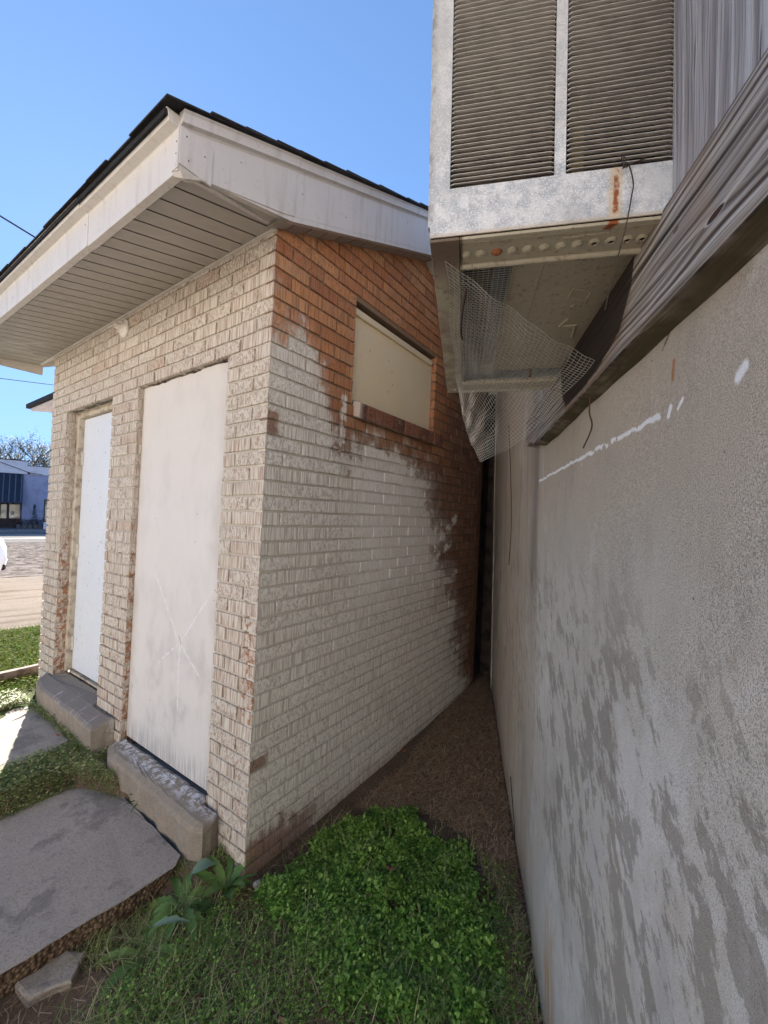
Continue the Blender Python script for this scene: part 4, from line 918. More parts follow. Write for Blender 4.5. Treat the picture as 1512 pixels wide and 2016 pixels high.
# drooping hardware cloth
def lerp(a, b_, t): return a + (b_-a)*t
top_e = lambda s_: Vector((-.034+.012*s_, .615+.64*s_, 1.994-.002*s_))
fe = [Vector((.232, .800, 1.905)), Vector((.218, .93, 1.885)), Vector((.186, 1.06, 1.855)), Vector((.125, 1.22, 1.815)), Vector((.051, 1.35, 1.79))]
def free(s_):
    t = s_*4; i = min(int(t), 3); return fe[i].lerp(fe[i+1], t-i)
def cloth(s_, t_):
    p = top_e(s_).lerp(free(s_), t_)
    sag = math.sin(math.pi*t_)*(.030-.012*s_); bulge = math.sin(math.pi*t_)*s_
    p.z += -sag*.45 + .010*bulge + .004*math.sin(s_*9+t_*5) ; k_ = math.sin(math.pi*t_)*.004*(math.sin(s_*31+t_*17)+math.sin(s_*13-t_*29)); p.z += k_; p.y += k_*.5; p.x += -.010*bulge*s_ + .003*math.sin(s_*14); p.y += .02*bulge*s_
    return p
b = MB(); NS, NT = 58, 30; wr = .00044
for i in range(NS+1):
    s_ = i/NS; b.tube([cloth(s_, j/24) + Vector((0, 0, .0004*random.uniform(-1, 1))) for j in range(25)], wr, 4, cap=False)
for j in range(NT+1):
    t_ = j/NT; b.tube([cloth(i/36, t_) for i in range(37)], wr, 4, cap=False)
o = mkobj('wire_mesh', b, M['wirem']); tag(o, 'torn sheet of hardware cloth drooping below the air conditioner', 'wire mesh')
def wire(name, pts, rad, mat, label, cat, group=None, sub=6):
    P = [Vector(p) for p in pts]; Q = []
    for i in range(len(P)-1):
        p0, p1_, p2_, p3 = P[max(i-1, 0)], P[i], P[i+1], P[min(i+2, len(P)-1)]
        for k in range(sub):
            t = k/sub; Q.append(.5*((2*p1_)+(-p0+p2_)*t+(2*p0-5*p1_+4*p2_-p3)*t*t+(-p0+3*p1_-3*p2_+p3)*t**3))
    Q.append(P[-1]); b = MB(); b.tube(Q, rad, 6); o = mkobj(name, b, mat, smooth=True); tag(o, label, cat, group); return o
wire('loose_wire', [(.222, .568, 2.073), (.204, .566, 2.066), (.196, .564, 2.062), (.192, .564, 2.078), (.197, .563, 2.070), (.194, .564, 2.060), (.200, .564, 2.066), (.206, .563, 2.04), (.204, .563, 2.02), (.199, .566, 1.985), (.187, .57, 1.93), (.180, .58, 1.885)], .0009, M['darkwire'], 'thin dark wire twisted on the louvres and hanging past the rust stain', 'wire')
wire('dry_twig', [(-.002, .66, 1.975), (-.008, .72, 1.965), (-.01, .77, 1.958), (-.008, .80, 1.955)], .0022, M['vine'], 'short dark twig caught in the wire mesh', 'twig')
wire('hanging_root', [(.262, .93, 1.876), (.262, .935, 1.84), (.270, .945, 1.81), (.268, 1.0, 1.775)], .0016, M['vine'], 'dry root hanging under the wooden ledger over the concrete', 'root')
wire('hanging_root', [(.268, 2.6, 2.2), (.272, 2.5, 1.9), (.276, 2.45, 1.6), (.272, 2.5, 1.35)], .0022, M['vine'], 'long thin dark cord hanging down the far brown concrete', 'root')
wire('dry_twig', [(.270, 1.85, .02), (.262, 1.95, .13), (.268, 2.05, .17), (.266, 2.2, .30)], .002, M['vine'], 'thin bare twig leaning on the foot of the concrete wall', 'twig')

# ------------------------------------------------------------------ vegetation
def inpoly(x, y, poly):
    r = np.zeros(len(x), bool); n = len(poly); j = n-1
    for i in range(n):
        xi, yi = poly[i]; xj, yj = poly[j]
        c_ = ((yi > y) != (yj > y)) & (x < (xj-xi)*(y-yi)/(yj-yi+1e-12)+xi); r ^= c_; j = i
    return r
def sample(poly, n, mask=None):
    p = np.array(poly); lo, hi = p.min(0), p.max(0); out = []
    while sum(len(o) for o in out) < n:
        q = rng.uniform(lo, hi, (n*2, 2)); k = inpoly(q[:, 0], q[:, 1], poly)
        if mask is not None: k &= mask(q[:, 0], q[:, 1])
        out.append(q[k])
    return np.concatenate(out)[:n]
def vnoise(x, y, sc, seed=0):
    return .5+.25*(np.sin(x*sc+seed)*np.cos(y*sc*1.3+seed*2)+np.sin((x+y)*sc*.7+seed*3)*np.cos((x-y)*sc*.9))+.12*np.sin(x*sc*2.7+1)*np.sin(y*sc*2.3+seed)
def leaves(name, base, size, mat, rnd=None, up=.5, k=6, asp=.75):
    """rounded little leaves at 3-D points, random facing"""
    n = len(base); th = rng.uniform(0, 2*np.pi, n); tl = rng.normal(up, .28, n)
    d = np.stack([np.cos(th)*np.cos(tl), np.sin(th)*np.cos(tl), np.sin(tl)], 1)
    s_ = np.stack([-np.sin(th), np.cos(th), rng.normal(0, .25, n)], 1); s_ /= np.linalg.norm(s_, axis=1)[:, None]
    size = np.asarray(size)
    V = []
    shp = [(0, 0), (.30, .36), (.68, .47), (1.0, .12), (1.0, -.12), (.68, -.47), (.30, -.36)] if k == 7 else [(0, 0), (.35, .40), (.8, .40), (1.02, 0), (.8, -.40), (.35, -.40)]
    for a, c_ in shp: V.append(base + d*(a*size)[:, None] + s_*(c_*asp*size)[:, None] + np.array([0, 0, 1.])*(-(a**2)*.18*size + abs(c_)*.12*size)[:, None])
    V = np.stack(V, 1).reshape(-1, 3)
    return V, np.full(n, len(shp)), (rng.uniform(0, .999, n) if rnd is None else rnd)
def blades(base, h, w_, lean_=.5, droop=.4):
    n = len(base); th = rng.uniform(0, 2*np.pi, n); d = np.stack([np.cos(th), np.sin(th), 0*th], 1); s_ = np.stack([-np.sin(th), np.cos(th), 0*th], 1)
    ln = np.abs(rng.normal(lean_, .3, n)); h = np.asarray(h); w_ = np.asarray(w_)
    def at(t): return base + d*(ln*h*t + droop*h*t*t*ln)[:, None] + np.array([0, 0, 1.])*(h*t*(1-.28*ln*t))[:, None]
    a0, a1, a2, a3 = at(0), at(.4), at(.75), at(1.0)
    q1 = np.stack([a0-s_*(w_*.5)[:, None], a0+s_*(w_*.5)[:, None], a1+s_*(w_*.48)[:, None], a1-s_*(w_*.48)[:, None]], 1)
    q2 = np.stack([a1-s_*(w_*.48)[:, None], a1+s_*(w_*.48)[:, None], a2+s_*(w_*.32)[:, None], a2-s_*(w_*.32)[:, None]], 1)
    q3 = np.stack([a2-s_*(w_*.32)[:, None], a2+s_*(w_*.32)[:, None], a3], 1)
    V = np.concatenate([q1.reshape(-1, 3), q2.reshape(-1, 3), q3.reshape(-1, 3)]); r = rng.uniform(0, .999, n)
    return V, np.concatenate([np.full(n, 4), np.full(n, 4), np.full(n, 3)]), np.concatenate([r, r, r])
def needles(base, L_, w_, zj=.25):
    n = len(base); th = rng.uniform(0, np.pi*2, n); d = np.stack([np.cos(th), np.sin(th), rng.normal(0, zj, n)], 1); s_ = np.stack([-np.sin(th), np.cos(th), 0*th], 1)
    bend = rng.normal(0, .2, n)
    def P(t): return base + d*(L_*(t-.5))[:, None] + s_*(bend*L_*(t-.5)**2)[:, None]
    V = np.concatenate([np.stack([P(a)-s_*(w_/2)[:, None], P(a)+s_*(w_/2)[:, None], P(c_)+s_*(w_/2)[:, None], P(c_)-s_*(w_/2)[:, None]], 1).reshape(-1, 3) for a, c_ in ((0, .5), (.5, 1))]); r = rng.uniform(0, .999, n)
    return V, np.full(2*n, 4), np.concatenate([r, r])
def merge(*L_): return np.concatenate([l[0] for l in L_]), np.concatenate([l[1] for l in L_]), np.concatenate([l[2] for l in L_])
def stuff(name, data, mat, label, cat):
    o = npobj(name, data[0], data[1], mat, data[2]); tag(o, label, cat, kind='stuff'); return o
def with_z(q, dz=0): return np.column_stack([q, gz(q[:, 0], q[:, 1]) + dz])
def offb(x, y):   # outside the brick building, steps and slabs
    u = (x-C0[0])*A[0]+(y-C0[1])*A[1]; o = -((x-C0[0])*B[0]+(y-C0[1])*B[1])
    inb = (u > -.01) & (u < 2.7) & (o < .005) & (o > -4); st1 = (u > .15) & (u < 1.21) & (o < .135); st2 = (u > 1.26) & (u < 2.46) & (o < .125)
    sl1 = (u > .27) & (u < 1.165) & (o > .13+np.maximum(u-.85, 0)*.34); sl2 = (u > 1.5) & (u < 2.36) & (o > .15)
    return ~(inb | st1 | st2 | sl1 | sl2) & (x < .275)
# clover mound
mound = [(-.86, 1.70), (-.66, 2.04), (-.52, 2.24), (-.36, 2.28), (-.19, 2.26), (-.10, 2.12), (.06, 2.13), (.14, 1.92), (.19, 1.70), (.21, 1.48), (.12, 1.28), (-.15, 1.24), (-.42, 1.30), (-.62, 1.42), (-.82, 1.52)]
def ragged(x, y):
    k = np.ones(len(x), bool); d = np.full(len(x), 9.)
    for i in range(len(mound)):
        a = np.array(mound[i]); b_ = np.array(mound[(i+1) % len(mound)]); ab = b_-a
        t = np.clip(((x-a[0])*ab[0]+(y-a[1])*ab[1])/(ab@ab), 0, 1); d = np.minimum(d, np.hypot(x-a[0]-t*ab[0], y-a[1]-t*ab[1]))
    return offb(x, y) & (d > .13*vnoise(x, y, 23, 4)**1.5) & (rng.uniform(0, 1, len(x)) < np.clip(.25+d/.09, 0, 1)) & (vnoise(x, y, 31, 9) > .20) & ((vnoise(x, y, 17, 7) > .22) | (rng.uniform(0, 1, len(x)) < .4)), d
q = sample(mound, 12500, lambda x, y: ragged(x, y)[0]); dd = ragged(q[:, 0], q[:, 1])[1]
clump = vnoise(q[:, 0], q[:, 1], 21, 2)*.6+vnoise(q[:, 0], q[:, 1], 9, 5)*.5
hgt = (.014+.085*clump**1.5)*np.clip(.35+dd/.12, .3, 1.0)
lay = []
for k in range(3):
    p = with_z(q); p[:, 2] += hgt*(1-.27*k)*rng.uniform(.7, 1.08, len(p)); p[:, :2] += rng.normal(0, .005, (len(p), 2)); lay.append(leaves('', p, rng.gamma(6, .002, len(p)).clip(.005, .026), np.clip(rng.normal(.80-.26*k, .2, len(p)), 0, .999), up=.45))
qe = sample([(-1.25, .9), (.24, 1.0), (.26, 1.95), (.12, 2.02), (.1, 1.4), (-.5, 1.5), (-.9, 1.62), (-1.1, 1.2)], 9000, lambda x, y: offb(x, y) & (vnoise(x, y, 11, 5) > .30))
pe = with_z(qe); pe[:, 2] += rng.uniform(.008, .045, len(pe)); lay.append(leaves('', pe, rng.uniform(.006, .012, len(pe)), None, up=.3))
q = sample([(-1.3, .6), (.27, .6), (.27, 1.3), (-.4, 1.38), (-1.0, 1.3)], 4500, lambda x, y: offb(x, y) & (vnoise(x, y, 9, 3) > .35)); p = with_z(q); p[:, 2] += rng.uniform(.005, .02, len(p)); lay.append(leaves('', p, rng.uniform(.006, .012, len(p)), None, up=.3))
stuff('clover', merge(*lay), M['clover'], 'dense bright green clover patch between the two buildings', 'clover')
# grass near
gp = [(-1.75, .5), (.27, .5), (.27, 1.75), (-.3, 1.5), (-.9, 1.64), (-1.3, 1.45)]
q = sample(gp, 13000, lambda x, y: offb(x, y) & (vnoise(x, y, 7, 1) > .32)); d1 = blades(with_z(q), rng.uniform(.02, .085, len(q)), rng.uniform(.0012, .0034, len(q)), .85)
gp2 = [(-2.75, 1.6), (-2.3, 1.55), (-1.5, 1.75), (-1.75, 2.05), (-2.1, 2.2), (-2.5, 2.25), (-3.4, 2.6), (-3.45, 2.2)]
q = sample(gp2, 7500, offb); d2 = blades(with_z(q), rng.uniform(.02, .055, len(q)), rng.uniform(.0015, .0035, len(q)), .9)
q = sample(gp2, 2500, offb); p = with_z(q); p[:, 2] += rng.uniform(.01, .035, len(p)); d2b = leaves('', p, rng.uniform(.007, .014, len(p)), None, up=.3)
q = sample([(-1.6, 1.5), (-1.0, 1.62), (-.9, 1.7), (-1.55, 1.95), (-2.0, 2.2), (-2.2, 2.2)], 500, offb); d3 = blades(with_z(q), rng.uniform(.015, .04, len(q)), rng.uniform(.0015, .003, len(q)), .9)
q = sample(mound, 450, offb); p = with_z(q); p[:, 2] += .01; d4 = blades(p, rng.uniform(.05, .12, len(q)), rng.uniform(.0012, .003, len(q)), .6)
q = sample(gp2, 5200, offb); p = with_z(q); p[:, 2] += rng.uniform(.015, .05, len(p)); d2c = leaves('', p, rng.uniform(.008, .018, len(p)), rng.uniform(.1, .65, len(p)), up=.3)
stuff('grass', merge(d1, d2, d2b, d2c, d3, d4), M['grass'], 'short green grass in the shade around the slabs', 'grass')
# straw litter
sp_ = [(-.9, 1.6), (-.35, 2.6), (.05, 3.9), (.1, 4.8), (.28, 4.8), (.28, .8), (.12, 1.2), (.2, 1.75), (.05, 2.15), (-.2, 2.25), (-.55, 2.2)]
q = sample(sp_, 24000, offb); p = with_z(q, .004); p[:, 2] += rng.uniform(0, .022, len(p)); d1 = needles(p, rng.uniform(.02, .08, len(p)), rng.uniform(.0008, .0022, len(p)))
q = sample(gp, 4200, offb); p = with_z(q, .004); p[:, 2] += rng.uniform(0, .02, len(p)); d2 = needles(p, rng.uniform(.02, .08, len(p)), rng.uniform(.0008, .002, len(p)), .3)
q = sample(gp2, 1500, offb); p = with_z(q, .006); p[:, 2] += rng.uniform(0, .02, len(p)); d3 = needles(p, rng.uniform(.02, .07, len(p)), rng.uniform(.001, .002, len(p)), .3)
stuff('dead_grass', merge(d1, d2, d3), M['straw'], 'brown dead grass and straw litter in the gap between the walls', 'dead grass')
# sunlit lawn
lp = [(-3.2, 2.0), (-2.9, 1.2), (-5.5, 2.0), (-7.0, 4.0), (-4.3, 5.4), (-3.1, 3.3), (-3.35, 2.75)]
inl = lambda x, y: offb(x, y) & (-.792*x+.611*y < 6.5)
q = sample(lp, 30000, inl); d1 = blades(with_z(q), rng.uniform(.025, .075, len(q)), rng.uniform(.003, .006, len(q)), .9)
q = sample(lp, 7000, inl); p = with_z(q); p[:, 2] += rng.uniform(.015, .05, len(p)); d2 = leaves('', p, rng.uniform(.012, .03, len(p)), None, up=.3)
stuff('lawn', merge(d1, d2), M['lawn'], 'bright sunlit lawn strip left of the brick building', 'lawn')

def weed_leaf(mb, root, az, L_, W_, rise, bend, teeth=0, r=.5, twist=0.0):
    d = Vector((math.cos(az), math.sin(az), 0)); s_ = Vector((-math.sin(az), math.cos(az), 0)); n = 16; rows = []
    for i in range(n+1):
        t = i/n; c_ = Vector(root) + d*(L_*t*math.cos(rise*(1-t*.6))) + Vector((0, 0, 1))*(L_*(math.sin(rise)*t - bend*t*t))
        w_ = W_*(.18+.9*math.sin(math.pi*min(t*1.02, 1)**1.35))*.5
        if teeth: w_ *= (.55 + .45*(1-((t*teeth) % 1))) if t < .85 else 1
        if i == n: w_ = .0005
        tw = s_*math.cos(twist*t)+Vector((0, 0, 1))*math.sin(twist*t)
        rows.append([c_-tw*w_+Vector((0, 0, w_*.35)), c_, c_+tw*w_+Vector((0, 0, w_*.35))])
    b0 = len(mb.v)
    for row in rows: mb.v += [tuple(v_) for v_ in row]
    for i in range(n):
        for k in range(2): mb.f.append((b0+i*3+k, b0+i*3+k+1, b0+(i+1)*3+k+1, b0+(i+1)*3+k)); mb.r.append(min(max(r+random.uniform(-.1, .1), 0), .999))
def weed(x, y, n, L_, W_, label, cat='weed', teeth=7, rise=.6, bend=.55, z=None, mat='dleaf', group=None, az0=None, spread=2*math.pi):
    z0 = float(gz(x, y)) if z is None else z; mb = MB()
    for i in range(n):
        az = (i*2.399+random.uniform(-.3, .3)) if az0 is None else az0+random.uniform(-.5, .5)*spread
        weed_leaf(mb, (random.uniform(-.006, .006), random.uniform(-.006, .006), 0), az, L_*random.uniform(.65, 1.1), W_*random.uniform(.75, 1.15), rise*random.uniform(.6, 1.3), bend*random.uniform(.7, 1.2), teeth, rr(), random.uniform(-.5, .5))
    o = mkobj('weed', mb, M[mat], smooth=True, loc=(x, y, z0)); tag(o, label, cat, group); return o
weed(-1.08, 1.50, 26, .175, .045, 'large toothed dandelion rosette beside the slab edge')
weed(-.95, 1.60, 11, .15, .045, 'upright toothed weed against the foot of the brick corner', rise=1.1, bend=.3)
weed(-1.10, 1.33, 16, .17, .048, 'toothed dandelion rosette in the grass below the bigger one', rise=.5)
weed(-1.62, 1.905, 12, .12, .011, 'narrow leaved tuft growing between slab and painted step', teeth=0, z=.085, rise=.9, bend=.5)
weed(-3.02, 2.46, 12, .15, .014, 'narrow leaved tuft by the grey step below the door', teeth=0, z=.17, rise=.8)
weed(-.86, 1.42, 9, .10, .035, 'small toothed rosette right of the dandelions', rise=.5)
weed(.10, 1.50, 5, .12, .045, 'smooth broad leaved dock at the right end of the clover', teeth=0, rise=.5, bend=.5, az0=-.6, spread=2)
weed(.04, 1.62, 4, .11, .030, 'long leaved plantain at the right edge of the clover near the wall', teeth=0, rise=.5, bend=.5, az0=.1, spread=1.5)
weed(-.30, 1.36, 8, .10, .012, 'grassy tuft in front of the clover', teeth=0, rise=.7)
mb = MB(); weed_leaf(mb, (0, 0, 0), -2.4, .10, .06, .5, .5, 0, .5); o = mkobj('loose_leaf', mb, M['paleleaf'], smooth=True, loc=(-1.02, 1.63, .09)); tag(o, 'pale silvery leaf lying on top of the dandelion by the slab corner', 'leaf')
mb = MB(); weed_leaf(mb, (0, 0, 0), -2.8, .13, .035, .4, .4, 3, .5); o = mkobj('loose_leaf', mb, M['paleleaf'], smooth=True, loc=(-.98, 1.40, .07)); tag(o, 'long pale leaf on the lower dandelion leaves', 'leaf')
def dry_leaf(x, y, sz, label, mat='brownleaf', dz=.02, az=0):
    mb = MB(); n = 12; pts = [(0, 0, 0)]
    for i in range(n):
        t = 2*math.pi*i/n; r_ = sz*(.38+.16*math.cos(2*t)+random.uniform(-.06, .06)); pts.append((r_*math.cos(t), r_*math.sin(t)*.75, sz*(.10*math.cos(2*t+az)+random.uniform(0, .08))))
    mb.v = pts; mb.f = [(0, i+1, (i+1) % n+1) for i in range(n)]; mb.r = [rr()]*n
    o = mkobj('fallen_leaf', mb, M[mat], loc=(x, y, float(gz(x, y))+dz)); o.rotation_euler = (random.uniform(-.3, .3), random.uniform(-.3, .3), az); tag(o, label, 'leaf'); return o
dry_leaf(-.68, 1.37, .05, 'curled brown leaf at the lower left of the clover', az=1, dz=.03)
dry_leaf(-.83, 1.24, .035, 'small tan leaf low in the grass near the bottom edge', az=2)
dry_leaf(.0, 1.42, .06, 'large brown leaf below the clover near the concrete wall', az=.4, dz=.025)
dry_leaf(-.28, 1.79, .05, 'brown leaf lying in the middle of the clover', az=.2, dz=.07)
dry_leaf(-.35, 1.67, .04, 'pale curled leaf just below the middle of the clover', az=1.4, dz=.06)
dry_leaf(-.16, 1.62, .045, 'brown leaf on the lower right of the clover', az=2.2, dz=.05)
dry_leaf(-.36, 2.78, .045, 'orange leaf on the straw beside the brick gable', 'orangeleaf', az=1, dz=.02)
dry_leaf(.19, 3.3, .06, 'tan leaf far back at the foot of the concrete wall', az=1.2, dz=.02)
dry_leaf(-.1, 2.75, .04, 'dull leaf on the straw in the middle of the gap', az=.6, dz=.015)
dry_leaf(-.02, 3.0, .05, 'curled brown leaf on the straw near the right wall', az=2.4, dz=.02)
dry_leaf(.12, 2.3, .045, 'small dry leaf behind the clover near the concrete wall', az=.9, dz=.02)
dry_leaf(-.42, 2.42, .035, 'tan leaf fragment between clover and brick wall', az=1.9, dz=.02)
dry_leaf(-.52, 1.22, .04, 'brown leaf in the grass below the middle of the clover', az=2.9, dz=.03)
dry_leaf(-2.42, 2.12, .035, 'reddish leaf on the shaded slab beside the grass', 'orangeleaf', az=1, dz=.06)
for (x, y, sz, lab) in ((-.84, 1.66, .02, 'white pebble at the foot of the brick corner'), (-.80, 1.69, .014, 'smaller white pebble right of the one at the corner')):
    bm = bmesh.new(); bmesh.ops.create_icosphere(bm, subdivisions=2, radius=sz); me = bpy.data.meshes.new('pebble')
    for v_ in bm.verts: v_.co.z *= .6; v_.co *= 1+random.uniform(-.12, .12)
    bm.to_mesh(me); bm.free(); me.materials.append(M['stone']); o = bpy.data.objects.new('pebble', me); COL.objects.link(o); o.location = (x, y, float(gz(x, y))+sz*.4); tag(o, lab, 'stone')
cw = [(-1.50, 1.16), (-1.36, 1.12), (-1.27, 1.19), (-1.31, 1.28), (-1.40, 1.27)]; ch = block('concrete_chunk', [(-uv(*q)[0], -uv(*q)[1]) for q in cw], -.03, .012, M['slab'], '', '', .012, .008); tag(ch, 'broken chunk of concrete in the grass below the slab edge', 'rubble')

# ------------------------------------------------------------------ background
def bgempty(name, e_, h_, z, label, cat, group=None, rot=0):
    p = E2*e_ + H2*h_; return empty(name, (p[0], p[1], z), ROT_BG+rot, label, cat, group)
SB = bgempty('shop_building', 0, 40, .33, 'blue painted shop across the street with white parapet and dark awning', 'shop')
def part(name, mat, *boxes, parent=SB, bevel=0):
    b = MB()
    for q in boxes: b.box(*q)
    return mkobj(name, b, mat, parent, bevel=bevel)
part('wall', M['bluewall'], (-.17, 1.05, 0, 8, 0, 4.0), (1.05, 2.9, 0, 8, 2.55-.33, 4.0), (1.05, 2.9, 0, 8, 0, .35), (2.9, 14, 0, 8, 0, 4.0), (-14, -.17, 2.2, 8, 0, 4.0))
part('parapet', M['whitewall'], (-14, .05, -.08, 8, 4.0, 4.95), (.05, 14, -.08, 8, 4.0, 4.62))
part('parapet_cap', M['coil2'], (-14, .09, -.12, 8, 4.951, 5.0), (.06, 14, -.12, 8, 4.621, 4.66))
wn = part('window', M['glass'], (.56, 2.9, .15, .2, .35, 2.3)); part('window_frame', M['wframe'], (1.05, 1.14, .02, .14, .36, 2.2), (1.45, 1.5, .02, .14, .36, 2.2), (1.06, 2.89, .02, .14, 1.85, 1.93), parent=wn)
part('storefront', M['brickbase'], (-14, -.2, 2.0, 2.19, 0, .7))
sw = part('window', M['glass'], (-14, -1.05, 2.1, 2.15, .7, 1.75)); part('window_frame', M['wframe'], (-1.05, -.95, 2.0, 2.15, .7, 1.8), (-14, -.95, 2.0, 2.15, 1.75, 1.85), (-1.45, -1.38, 2.0, 2.09, .7, 1.75), parent=sw)
part('posted_notice', M['paper'], (-.78, -.62, 1.96, 1.99, .95, 1.25), parent=sw)
dr2 = part('door', M['glass'], (-.9, -.3, 2.1, 2.16, 0, 1.95))
aw = MB(); aw.poly([(-14, -1.2, 1.9), (-.17, -1.2, 1.9), (-.17, .0, 3.98), (-14, .0, 3.98), (-14, -1.2, 1.8), (-.17, -1.2, 1.8), (-.17, 0, 1.8), (-14, 0, 1.8)], [(0,1,2,3),(0,4,5,1),(1,5,6,2),(4,7,6,5)])
awn = mkobj('awning', aw, M['awning'], SB)
b = MB()
for i in range(22):
    x = -.25-i*.32; b.poly([(x-.03, -1.23, 1.93), (x+.03, -1.23, 1.93), (x+.03, -.01, 4.02), (x-.03, -.01, 4.02), (x-.03, -1.2, 1.88), (x+.03, -1.2, 1.88), (x+.03, 0, 3.96), (x-.03, 0, 3.96)], [(0,1,2,3),(4,7,6,5),(0,4,5,1),(1,5,6,2),(2,6,7,3),(3,7,4,0)])
mkobj('rib', b, mat_simple('slate_rib', (.10, .13, .19), .5), awn)
b = MB(); b.tube([(-1.5, -.14, 4.75), (.2, -.14, 4.1), (.9, -.14, 4.04)], .02, 6); b.box(.05, .2, -.2, -.09, 4.02, 4.12); mkobj('service_cable', b, M['cable'], SB)
for i, (e_, hh, w_, pk, lab) in enumerate(((-.30, .42, .22, 1, 'planter with pink flowers nearest the shop door'), (.02, .35, .24, 1, 'low planter of pink flowers left of the blue wall'), (.33, .38, .2, 0, 'grey planter with dark foliage before the blue wall'), (.62, .40, .24, 1, 'planter of red flowers right of the dark foliage'), (.92, .42, .24, 1, 'rightmost flower planter under the shop window'))):
    t_ = bgempty('planter', e_, 39.0, .33, lab, 'planter', 'flower planters outside the shop'); b = MB(); b.lathe((0, 0, 0), (0, 0, 1), [(0, w_*.55), (.30, w_*.8), (.33, w_*.85), (.30, w_*.7)], 12); mkobj('pot', b, M['pot'], t_)
    n = 160; p = np.column_stack([rng.normal(0, w_*.7, n), rng.normal(0, w_*.7, n), rng.uniform(.28, .28+hh, n)]); V, c_, r_ = leaves('', p, rng.uniform(.05, .1, n), None); npobj('foliage', V, c_, M['fgreen'], r_, t_)
    if pk: p = np.column_stack([rng.normal(0, w_*.6, 50), rng.normal(0, w_*.6, 50), rng.uniform(.4, .4+hh, 50)]); V, c_, r_ = leaves('', p, rng.uniform(.06, .11, 50), None); tag(npobj('flowers', V, c_, M['pink'], r_, t_), kind='stuff')
t_ = bgempty('potted_shrub', .52, 39.5, .33, 'dark cone shaped shrub in a pot beside the shop window', 'shrub'); b = MB(); b.lathe((0, 0, 0), (0, 0, 1), [(0, .15), (.35, .2), (.32, .15)], 12); mkobj('pot', b, M['pot'], t_)
n = 500; zq = rng.uniform(.3, 1.75, n); rq = (1.8-zq)*.17*rng.uniform(.5, 1.1, n); aq = rng.uniform(0, 6.28, n); V, c_, r_ = leaves('', np.column_stack([rq*np.cos(aq), rq*np.sin(aq), zq]), rng.uniform(.05, .1, n), None); npobj('foliage', V, c_, M['fgreen'], r_, t_)
t_ = bgempty('sidewalk_sign', 1.12, 38.6, .33, 'small white folding sign on the sidewalk', 'sign'); b = MB()
for s_ in (-1, 1): b.poly([(-.09, s_*.16, 0), (.09, s_*.16, 0), (.09, s_*.02, .5), (-.09, s_*.02, .5), (-.09, s_*.19, 0), (.09, s_*.19, 0), (.09, s_*.05, .5), (-.09, s_*.05, .5)], [(0,1,2,3),(7,6,5,4),(0,4,5,1),(1,5,6,2),(2,6,7,3),(3,7,4,0)])
mkobj('board', b, M['white'], t_)
# neighbouring house whose eave shows behind the corner
NH = empty('house', (-7.19, 5.57, .2), RZ, 'pale house just behind the brick building, only its grey eave corner showing', 'house')
b = MB(); b.box(1.3, 3, .75, 5, 0, 3.08); mkobj('wall', b, M['whitewall'], NH)
b = MB(); b.poly([(0, 0, 3.09), (3.1, 0, 3.09), (3.1, 5.6, 3.09), (.75, 5.6, 3.09), (.75, .75, 3.09), (0, .0, 3.17), (3.1, 0, 3.17), (3.1, 5.6, 3.17), (.75, 5.6, 3.17)], [(0,4,3,2,1),(0,1,6,5),(1,2,7,6),(2,3,8,7)]); mkobj('soffit', b, mat_simple('pink_white_soffit', (.62, .56, .55), .6), NH)
b = MB(); b.poly([(-.05, -.05, 3.13), (3.15, -.05, 3.13), (3.15, 5.7, 3.13), (.7, 5.7, 3.13), (-.05, -.05, 3.20), (3.15, -.05, 3.20), (3.15, 5.7, 3.2), (.7, 5.7, 3.2), (1.5, 2.8, 4.3), (2.2, 2.8, 4.3)], [(0,1,5,4),(1,2,6,5),(2,3,7,6),(3,0,4,7),(0,3,2,1),(4,5,9,8),(5,6,9),(6,7,8,9),(7,4,8)]); mkobj('roof', b, M['coil2'], NH)
# parked car: body + details, nose just inside the left edge
CAR = bgempty('parked_car', -2.49, 9.9, .206, 'white parked car, only the tip of its bumper showing at the left edge', 'car')
def body(mb, secs):   # secs: x, half width, [z...] rounded loops
    n = len(secs[0][1]); b0 = len(mb.v)
    for x, pr_ in secs: mb.v += [(x, y, z) for y, z in pr_]
    for i in range(len(secs)-1):
        for k in range(n): mb.f.append((b0+i*n+k, b0+i*n+(k+1) % n, b0+(i+1)*n+(k+1) % n, b0+(i+1)*n+k)); mb.r.append(0)
    mb.f.append(tuple(b0+k for k in range(n-1, -1, -1))); mb.f.append(tuple(b0+(len(secs)-1)*n+k for k in range(n))); mb.r += [0, 0]
def loop(w_, z0, z1, tw): return [(-w_, z0+.05), (-w_*.93, z0), (w_*.93, z0), (w_, z0+.05), (w_*1.02, (z0+z1)*.5), (w_*tw, z1-.05), (w_*tw*.85, z1), (-w_*tw*.85, z1), (-w_*tw, z1-.05), (-w_*1.02, (z0+z1)*.5)]
b = MB(); body(b, [(-2.2, loop(.70, .38, .78, .9)), (-2.1, loop(.80, .30, .92, .92)), (-1.5, loop(.86, .24, .98, .92)), (-.6, loop(.88, .22, 1.0, .95)), (.8, loop(.88, .22, 1.0, .95)), (1.6, loop(.87, .24, 1.0, .92)), (2.05, loop(.82, .30, .96, .9)), (2.2, loop(.72, .38, .86, .86)), (2.26, loop(.55, .44, .72, .8))]); mkobj('body', b, M['car'], CAR, smooth=True)
b = MB(); body(b, [(-1.55, loop(.74, .95, 1.0, .9)), (-.9, loop(.76, .95, 1.40, .74)), (.5, loop(.76, .95, 1.43, .74)), (1.1, loop(.75, .95, 1.30, .78)), (1.75, loop(.72, .95, 1.0, .9))]); mkobj('cabin', b, M['glass'], CAR, smooth=True)
